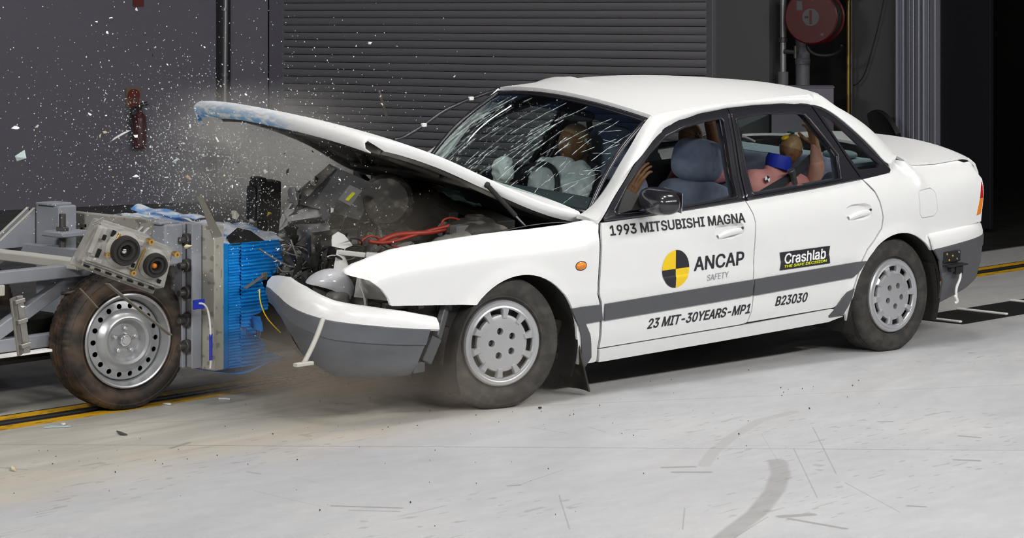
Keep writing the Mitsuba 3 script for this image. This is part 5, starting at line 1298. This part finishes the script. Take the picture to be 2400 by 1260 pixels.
tp("torn_fold", cat(sheet((-.87, .20, .37), .08, .10, rndR(10, 75, 0), 55, .04), sheet((-.84, .24, .40), .07, .12, rndR(-40, 85, 10), 57, .03)), "m_blue", True, parent=BR)
tp("torn_foil", sheet((-.925, .190, .348), .05, .035, rndR(30, 60, 15), 58, .03), "m_chrome", True, parent=BR, label="silver torn foil")
tp("torn_foil", sheet((-.845, .195, .325), .05, .02, rndR(10, 80, 15), 59, .03), "m_chrome", True, parent=BR)
tp("bottom_sheet", slab([[(-1.10 + .34 * u, .19 + .3 * v, .165 - .032 * math.sin(math.pi * u) ** 1.2 + .012 * u) for v in np.linspace(0, 1, 6)] for u in np.linspace(0, 1, 16)], .003), "m_blue", True, parent=BR)
# glossy crumpled top
tg = []
for u in np.linspace(0, 1, 30):
    row = []
    for v in np.linspace(0, 1, 40):
        x, y = -1.05 + .40 * u, .215 + .95 * v; q = np.array([[x * 7, y * 5, 2.0]])
        row.append((x, y, .775 + .06 * min(1, v * 3) * (1 - .3 * u) + (meshkit.fbm(q, 3, 6)[0] - .5) * .10 + .02 * abs(meshkit.noise(q * 2.2, 4)[0] - .5)))
    tg.append(row)
tp("top_sheet", slab(tg, .003), "m_blue_top_reflect", 35, parent=BR, label="glossy crumpled top sheet with white reflections painted into its colour")
tp("top_flap", slab([[(-1.06 + .10 * u, .40 + .50 * v, .868 + .045 * math.sin(math.pi * min(1, .15 + u * .8)) * (.35 + .65 * v) + .006 * math.sin(v * 14)) for v in np.linspace(0, 1, 24)] for u in np.linspace(0, 1, 10)], .004), "m_blue_top_reflect", True, parent=BR, label="curled shiny flap over the plate")
tp("black_wedge", hull([(-1.0, .205, .762), (-.76, .205, .752), (-.865, .22, .822), (-.95, .30, .79), (-.78, .32, .79), (-.87, .31, .83)]), "m_black", parent=BR, label="black torn opening in the top")

# the black box standing on the barrier
bb = thing("black_box", "black plastic box standing upright on the blue barrier", "box")
RB_ = rndR(-18, 0, 2)
bbx = lambda sx, sy, sz, x, y, z: move(cbox(sx, sy, sz, .006), Rt(RB_, V(-.535, .50, .935) + RB_ @ V(x, y, z)))
reg(bb + "__housing", bbx(.128, .12, .195, .006, 0, 0), "m_black")
reg(bb + "__raised_corner", bbx(.05, .11, .022, -.030, 0, .105), "m_black"); reg(bb + "__back_cover", bbx(.018, .10, .17, -.066, 0, -.015), "m_black")
reg(bb + "__foot", move(hull([(-.04, -.04, -.02), (.055, -.04, -.02), (-.04, .04, -.02), (.055, .04, -.02), (-.03, -.03, -.12), (.05, -.03, -.12), (-.03, .03, -.12), (.05, .03, -.12)]), Rt(RB_, (-.515, .50, .855))), "m_black")
reg(bb + "__yellow_chip", hull(V(-.56, .425, .878) + rng.normal(0, 1, (8, 3)) * [.014, .004, .010]), "m_yellow_part")

# the headlamp thrown into the air
HL = thing("loose_headlamp", "loose headlamp unit flying back side out above the trolley wheel", "headlamp")
a_ = math.radians(-20.5); ex = V(math.cos(a_) * .96, -.18, math.sin(a_)); ex /= np.linalg.norm(ex); ez_ = V(-math.sin(a_) * .9, -.22, math.cos(a_)); ez_ -= ex * (ez_ @ ex); ez_ /= np.linalg.norm(ez_); ey = np.cross(ez_, ex)
HM = Rt(np.stack([ex, ez_, -ey if False else np.cross(ex, ez_)], 1), (-1.665, .13, .765))    # x along the lamp, y up, z towards the camera
mat("m_lamp_grey", mikit.proc(lambda p, n, uv: mikit.mix((.25, .245, .225), (.40, .395, .37), mikit.fbm(p.x * 20, p.y * 20, p.z * 20))), .5)
hp = lambda nm, m, b, sm=30, lab=None: reg(f"{HL}__{nm}", move(m, HM), b, sm, lab)
out = Polygon([(-.225, -.10), (-.205, .105), (-.15, .112), (.06, .118), (.10, .100), (.205, .098), (.235, -.085), (.20, -.105), (-.12, -.098)]).buffer(-.012).buffer(.012)
hp("housing", cat(prism(out, .05, tr(0, 0, -.08)), prism(out.buffer(-.010), .05, tr(0, 0, -.05)), prism(out.buffer(-.022), .014, tr(0, 0, -.002))), "m_lamp_grey")
hp("bottom_rim", cat(bar((-.235, -.106, -.06), (.215, -.112, -.06), .04, .016), bar((-.20, -.098, -.02), (.19, -.10, -.02), .03, .012)), "m_lamp_grey")
for i in range(7): hp("rim_slot", cbox(.030, .010, .012, .002, (-.18 + .058 * i, -.104, -.004)), "m_void", False)
for cx_, cy_2, r, gl in ((-.055, .022, .068, "m_chrome"), (.115, .005, .056, "m_amber")):
    hp("mount_ring", lathe([(r * 1.28, 0), (r * 1.26, .012), (r * 1.1, .022), (r * 1.0, .024)][::-1], 40).apply_transform(tr(cx_, cy_2, .008)), "m_lamp_grey", 35)
    hp("rubber_cap", lathe([(r, 0), (r, .040), (r * .94, .050), (r * .80, .050), (r * .74, .040), (r * .66, .040), (r * .60, .046), (r * .46, .046), (r * .40, .018), (0, .016)][::-1], 40).apply_transform(tr(cx_, cy_2, .018)), "m_black_rubber", 35, "black rubber cap")
    hp("bulb_base", ellipsoid((cx_ - .004, cy_2 - .004, .042), (r * .26, r * .24, .012), sub=2), gl, True)
for x, y, L, rr in ((-.118, -.022, .03, .012), (.055, .098, .035, .014), (.205, .082, .03, .014), (.035, -.062, .03, .012)):
    hp("brass_insert", lathe([(rr, 0), (rr, L), (rr * .5, L), (rr * .45, L * .6), (0, L * .6)][::-1], 18).apply_transform(tr(x, y, .005)), "m_brass", 35, "brass threaded insert")
hp("adjuster_rod", cat(cyl((-.115, .0, .03), (-.105, .085, .03), .007, 10), cyl((.04, -.045, .028), (.046, .06, .026), .005, 8)), "m_brass", 40)
for q in ((-.19, .06, .012, .05, .06, .03), (-.185, -.02, .01, .04, .07, .025), (-.15, -.065, .012, .05, .025, .02), (.02, -.03, .012, .035, .045, .022), (.015, .075, .01, .04, .03, .02), (.185, -.065, .01, .035, .04, .02), (-.205, .02, .02, .025, .13, .03)):
    hp("moulded_boss", cbox(q[3], q[4], q[5], .006, q[:3]), "m_lamp_grey", False)
for q in ((-.17, .045, .03, .018, .025), (-.165, -.03, .026, .02, .04), (.175, -.06, .024, .02, .018), (.02, -.03, .026, .016, .02), (-.13, .075, .02, .02, .03)):
    hp("dark_recess", cbox(q[3], q[4], .004, .001, q[:3]), "m_void", False)
hp("spring_clip", cat(bar((-.235, .075, .0), (-.19, .125, .0), .006, .006), bar((-.24, .09, .01), (-.20, .13, .01), .006, .006)), "m_steel")

# flying strips and brackets
mat("m_steel_dull", (.19, .18, .155), .5, .3)
def piece(key, label, catg, p, q, w, t, bsdf, up=(0, -1, .3)):
    return reg(key, bar(p, q, w, t, up, .001), bsdf, False, label, catg)
piece("metal_bar", "long dull metal bar slanting in front of the trolley wheel rim", "bar", (-1.83, .08, .660), (-1.47, .08, .392), .006, .030, "m_steel_dull", (0, -1, 0))
piece("metal_bar", "short thin metal bar in front of the trolley tyre", "bar", (-1.966, .10, .650), (-1.868, .10, .553), .004, .012, "m_steel_dull", (0, -1, 0))
k = thing("metal_strip", "long bent grey metal strip standing against the top of the plate", "strip")
reg(k + "__strip", slab([[(-1.30 + .10 * t, .10, 1.02 - .20 * t + .008 * math.sin(4 * t)), (-1.275 + .125 * t - .0 * t, .09, 1.02 - .20 * t + .004)] for t in np.linspace(0, 1, 12)], .003), "m_steel_dull", True)
k = thing("metal_strip", "short dull metal strip in front of the blue ribs", "strip")
reg(k + "__strip", cat(bar((-.985, .12, .560), (-.87, .12, .610), .004, .028, (0, -1, 0)), cbox(.035, .01, .035, .002, (-.862, .12, .608))), "m_steel_dull")
k = thing("loose_rod", "thin bright rod with a hooked end above the torn bumper", "rod")
reg(k + "__rod", tube(curve([(-.80, .08, .635), (-.74, .06, .60), (-.66, .04, .535)], 12), .006, 8), "m_steel", True); reg(k + "__hook", cat(cbox(.03, .012, .03, .002, (-.80, .08, .635)), cbox(.03, .012, .012, .002, (-.655, .04, .53))), "m_steel_dark")
k = thing("bent_bracket", "folded aluminium bracket tumbling left of the trolley wheel", "bracket")
RBk = rndR(0, -9, 0)
for o, w in ((-.018, .040), (.018, .030)):
    reg(k + "__channel", move(cbox(w, .012, .26, .002), Rt(RBk @ _R("z", 25 if o < 0 else -30), V(-2.215, .2, .50) + RBk @ V(o, 0, 0))), "m_steel")
for z in (-.09, .02, .11):
    reg(k + "__clip", move(cbox(.05, .02, .018, .002), Rt(RBk, V(-2.215, .195, .50) + RBk @ V(.005, -.01, z))), "m_steel")
k = thing("pale_strut", "pale bent strut hanging from the torn bumper", "strut")
reg(k + "__strut", tube(curve([(-1.296, -.77, .528), (-1.34, -.78, .46), (-1.40, -.78, .37), (-1.42, -.78, .345)], 16), .011, 8), "m_trolley_pale", True)
reg(k + "__foot", cbox(.10, .03, .016, .003, (-1.42, -.78, .342)), "m_trolley_pale")
reg("yellow_wire", tube(curve([(-1.17, -.20, .60), (-1.165, -.20, .54), (-1.13, -.2, .47), (-1.07, -.2, .41), (-1.04, -.2, .385)], 24), .003, 6), "m_yellow_print", True, label="thin yellow wire hanging off the bumper's left end", cat="wire")

# ---------------------------------------------------------------- small things on the car
cp("wiper_arm", tube(curve([(.394, .66, 1.115), (.582, .65, 1.185), (.699, .64, 1.248), (.894, .63, 1.315), (1.10, .62, 1.362)], 24), .010, 8), "m_dark_trim", True, label="bent dark trim strip sprung off the far pillar")
for q in ((.582, .645, 1.188), (.894, .625, 1.318)):
    cp("wiper_clip", cbox(.03, .02, .02, .003, q), "m_white_plain")
def roofz(x, y):
    R_ = ROOF.reshape(-1, 3); i = np.argsort((R_[:, 0] - x) ** 2 + (R_[:, 1] - y) ** 2)[:4]; w = 1 / (np.hypot(R_[i, 0] - x, R_[i, 1] - y) + 1e-3); return (R_[i, 2] * w).sum() / w.sum()
def roof_patch(q, bsdf, nm, lab):
    P = []
    for u in np.linspace(0, 1, 8):
        row = []
        for v in np.linspace(0, 1, 8):
            a = np.array(q[0]) + (np.array(q[1]) - q[0]) * u; b = np.array(q[3]) + (np.array(q[2]) - q[3]) * u; p = a + (b - a) * v
            row.append((p[0], p[1], roofz(*p) + .006))
        P.append(row)
    cp(nm, slab(P, .002, flip=True), bsdf, True, label=lab)
roof_patch([(1.56, -.02), (1.80, .10), (1.88, -.12), (1.64, -.24)], "m_paper", "roof_sticker", "white square sticker on the roof") if mat("m_paper", (.88, .88, .90), .35) is None else 0
roof_patch([(1.62, -.02), (1.76, .05), (1.82, -.09), (1.68, -.16)], "m_white_paint", "roof_sticker", None)

# ---------------------------------------------------------------- flying and fallen debris
dg = np.random.default_rng(23)
mat("m_chip_white", (.86, .87, .88), .45)
mat("m_chip_cream", (.66, .57, .36), .5)
mat("m_chip_black", (.02, .02, .02), .5)
mat("m_chip_glass", (.45, .55, .54), .15, clearcoat=.8)
def shard(c, s, flat=.35, n=7):
    p = dg.normal(0, 1, (n, 3)) * [1, 1, flat]; p /= np.abs(p).max()
    R = rndR(*dg.uniform(0, 360, 3)); return hull(np.asarray(c) + (p * s) @ R.T)
BIG = [((-1.983, -.2, 1.338), (.006, .03, .085), "m_chip_white", "tall thin white shard in front of the grey wall left of the extinguisher"),
       ((-2.488, -.2, 1.272), (.05, .02, .022), "m_chip_glass", "wide grey glass shard at the far left above the trolley"),
       ((-.468, -.2, 1.733), (.020, .015, .016), "m_chip_white", "bright white chip in front of the roller shutter"),
       ((-2.516, -.2, 1.398), (.012, .012, .018), "m_chip_white", "white chip at the far left, beside the picture's edge"),
       ((-2.043, -.2, 1.795), (.010, .010, .012), "m_chip_white", "small white chip high on the grey wall, highest of the bright ones"),
       ((-1.883, -.2, 1.159), (.012, .010, .028), "m_chip_white", "white flake just left of the extinguisher's base"),
       ((-1.43, .1, 1.19), (.006, .006, .05), "m_chip_glass", "thin upright sliver below the bonnet's tip"),
       ((-.66, .0, 1.06), (.045, .02, .07), "m_pale_plastic", "curved pale shard right of the black box"),
       ((-.74, .05, 1.00), (.09, .02, .035), "m_smoky", "grey plastic shard right of the black box"),
       ((-.60, .0, .93), (.10, .02, .035), "m_smoky", "long grey shard above the yellow fragment"),
       ((-.70, .1, .80), (.035, .02, .035), "m_yellow_part", "yellow plastic fragment above the torn bumper"),
       ((-.61, .1, .79), (.020, .015, .045), "m_chip_cream", "cream fragment beside the yellow plastic fragment"),
       ((-.975, .2, .895), (.05, .02, .022), "m_trolley_pale", "pale grey chip over the shiny top sheet"),
       ((-.86, .22, .86), (.03, .02, .020), "m_trolley_pale", "small grey chip beside the black box"),
       ((-.735, .1, 1.105), (.035, .012, .010), "m_chip_black", "black splinter above the curved pale shard"),
       ((-1.35, .1, .79), (.014, .012, .018), "m_chip_cream", "cream knob beside the trolley's near post")]
for c, s, b, lab in BIG:
    reg("debris_shard", shard(c, np.array(s), 1.0, 9), b, False, lab, "debris")
k = thing("blurred_black_strip", "dark thin strip with two pale ends in front of the roller shutter", "debris")
reg(k + "__strip", bar((-.405, -.2, 1.50), (-.350, -.2, 1.365), .010, .014), "m_engine_dark"); reg(k + "__end", shard((-.40, -.205, 1.475), .010), "m_chip_cream"); reg(k + "__end", shard((-.385, -.205, 1.43), .010), "m_chip_cream")
FALLEN = [((-1.945, .294), (.060, .010), -38, "m_chip_glass", "pale sliver lying on the floor in front of the trolley wheel"),
          ((-1.848, -.043), (.050, .012), 72, "m_steel_dark", "dark pointed sliver standing on the floor below the trolley wheel"),
          ((-1.229, .400), (.012, .030), 10, "m_chip_white", "white chip on the track right of the trolley wheel"),
          ((-.95, .309), (.010, .030), 30, "m_chip_white", "white chip on the floor below the barrier"),
          ((-1.887, .33), (.012, .012), 0, "m_chip_white", "small white crumb beside the pale sliver on the floor"),
          ((-.099, -.983), (.010, .008), 0, "m_chip_black", "small black crumb on the floor right of the front wheel"),
          ((-2.637, -.352), (.045, .008), 60, "m_chip_cream", "curved pale scrap on the floor at the far left")]
for (x, y), (a, b_), an, m_, lab in FALLEN:
    p = np.array([(-a, -b_), (a * .6, -b_ * .6), (a, b_ * .3), (-a * .5, b_)]); m = prism(Polygon(p).convex_hull, .006, tr(x, y, .0035) @ rot("z", an) @ (rot("x", 8) if a > .04 else np.eye(4)))
    reg("floor_scrap", m, m_, False, lab, "debris")
k = thing("brass_fitting", "dark brown fitting on the floor at the picture's left edge", "fitting")
reg(k + "__body", cat(cyl((-1.95, .80, .003), (-1.95, .80, .05), .022, 14, .004), cbox(.05, .03, .02, .003, (-1.95, .80, .058))), "m_brass", 35)
# chips scattered through the air: the largest 280 as things, the fine spray as one
kinds = [("m_chip_white", .80), ("m_chip_cream", .08), ("m_chip_black", .12)]
LAB = {"m_chip_white": "small white plastic chip flying through the air", "m_chip_cream": "small cream chip flying through the air", "m_chip_black": "small black chip flying through the air"}
GRP = {"m_chip_white": "white chips in the air", "m_chip_cream": "cream chips in the air", "m_chip_black": "black chips in the air"}
protos = {b: [mikit.ply(shard((0, 0, 0), 1.0), b) for _ in range(5)] for b, _ in kinds}
def cloud(n):
    """Points thrown up from the impact, thinning with height and distance."""
    out = []
    while len(out) < n:
        t = dg.random()
        if t < .62: p = np.array([-.95, .45, 1.12]) + dg.normal(0, 1, 3) * [.36, .38, .23]
        elif t < .85: p = np.array([-1.35, .30, 1.40]) + dg.normal(0, 1, 3) * [.75, .55, .35]
        else: p = np.array([-.6, .2, .85]) + dg.normal(0, 1, 3) * [.32, .3, .16]
        if p[2] < .55 or (p[0] > -.3 and p[2] < 1.25) or p[1] < -.75 or p[0] > .9: continue
        out.append(p)
    return np.array(out)
pts = cloud(280); sizes = np.sort(dg.lognormal(math.log(.0075), .45, 280))[::-1]
for i, (p, s) in enumerate(zip(pts, np.clip(sizes, .0045, .02))):
    b = kinds[int(np.searchsorted(np.cumsum([w for _, w in kinds]), dg.random()))][0]; key = fresh("plastic_chip")
    R = rndR(*dg.uniform(0, 360, 3)); e = dg.uniform(.6, 1.6); M = np.eye(4); M[:3, :3] = R @ np.diag([s * e, s / e ** .5, s]); M[:3, 3] = p
    scene[key] = {**protos[b][i % 5], "to_world": T(M.tolist())}; tag(key, LAB[b], "debris", GRP[b])
spray = []
o8 = np.array([(1, 0, 0), (-1, 0, 0), (0, 1, 0), (0, -1, 0), (0, 0, 1), (0, 0, -1)], float); f8 = np.array([(0, 2, 4), (2, 1, 4), (1, 3, 4), (3, 0, 4), (2, 0, 5), (1, 2, 5), (3, 1, 5), (0, 3, 5)])
for p in cloud(5000):
    s = dg.uniform(.0010, .0034); spray.append(trimesh.Trimesh(o8 * s * dg.uniform(.6, 1.4, 3) + p, f8, process=False))
reg("fine_spray", cat(*spray), "m_chip_white", False, "fine spray of tiny white specks around the impact", "debris", kind="stuff")
fl = []
for p in dg.normal(0, 1, (160, 2)) * [1.4, .8] + [-.6, -.9]:
    s = dg.uniform(.001, .0035); fl.append(trimesh.Trimesh(o8 * s * dg.uniform(.6, 1.8, 3) + [p[0], p[1], s * 1.9], f8, process=False))
reg("floor_crumbs", cat(*fl), "m_chip_black", False, "tiny dark crumbs strewn over the floor", "debris", kind="stuff")

# ---------------------------------------------------------------- dust over the impact
def puffs(n, shape, lo, hi, blobs, seed):
    """Dust density on a grid: soft blobs broken up by noise, fading to nothing at the box's faces."""
    nz, ny, nx = shape; z, y, x = np.meshgrid(*[np.linspace(a, b, k) for a, b, k in zip(lo[::-1], hi[::-1], (nz, ny, nx))], indexing="ij"); d = np.zeros(shape)
    for c, r, k in blobs:
        d += k * np.exp(-(((x - c[0]) / r[0]) ** 2 + ((y - c[1]) / r[1]) ** 2 + ((z - c[2]) / r[2]) ** 2))
    q = np.stack([x, y, z], -1)
    d *= np.clip(meshkit.fbm(q * 3.2 + meshkit.fbm(q * 5, 2, seed + 2)[..., None] * .8, 4, seed) * 2.6 - .75, 0, 1.6)
    e = np.ones(shape)
    for ax, k in ((0, nz), (1, ny), (2, nx)):
        u = np.linspace(0, 1, k); w = np.clip(np.minimum(u, 1 - u) / .12, 0, 1); e *= w.reshape([-1 if a == ax else 1 for a in range(3)])
    return (d * e).astype(np.float32)
def dust(key, lo, hi, blobs, albedo, seed, label, shape=(28, 32, 44)):
    lo, hi = np.array(lo, float), np.array(hi, float)
    g = puffs(0, shape, lo, hi, blobs, seed); M = T().translate(lo.tolist()).scale((hi - lo).tolist())
    scene[key] = {"type": "cube", "to_world": T().translate(((lo + hi) / 2).tolist()).scale(((hi - lo) / 2).tolist()), "bsdf": {"type": "null"},
        "interior": {"type": "heterogeneous", "albedo": {"type": "constvolume", "value": {"type": "rgb", "value": albedo}}, "sigma_t": {"type": "gridvolume", "grid": mi.VolumeGrid(g[..., None]), "to_world": M, "filter_type": "trilinear"}, "scale": 1.0}}
    tag(key, label, "dust")
dust("dust_cloud", (-1.10, .52, .72), (.95, 1.55, 1.55), [((-.10, .95, 1.08), (.40, .34, .28), 4.2), ((.15, .95, .95), (.34, .32, .20), 2.2), ((-.42, .95, 1.18), (.26, .34, .22), 1.5)], [.80, .79, .76], 3, "grey dust cloud rising behind the barrier and the bonnet")
dust("engine_dust_cloud", (-.86, -.52, .58), (.25, .46, 1.02), [((-.45, -.05, .80), (.34, .36, .18), 3.0)], [.72, .67, .58], 5, "brown dust filling the broken engine bay", (20, 28, 36))
dust("low_dust_cloud", (-1.45, -1.30, .015), (.25, .55, .55), [((-.75, -.25, .20), (.45, .45, .18), 3.0), ((-.35, -.72, .16), (.36, .28, .14), 2.6)], [.62, .56, .48], 8, "brown dust hanging under the torn bumper", (24, 36, 36))
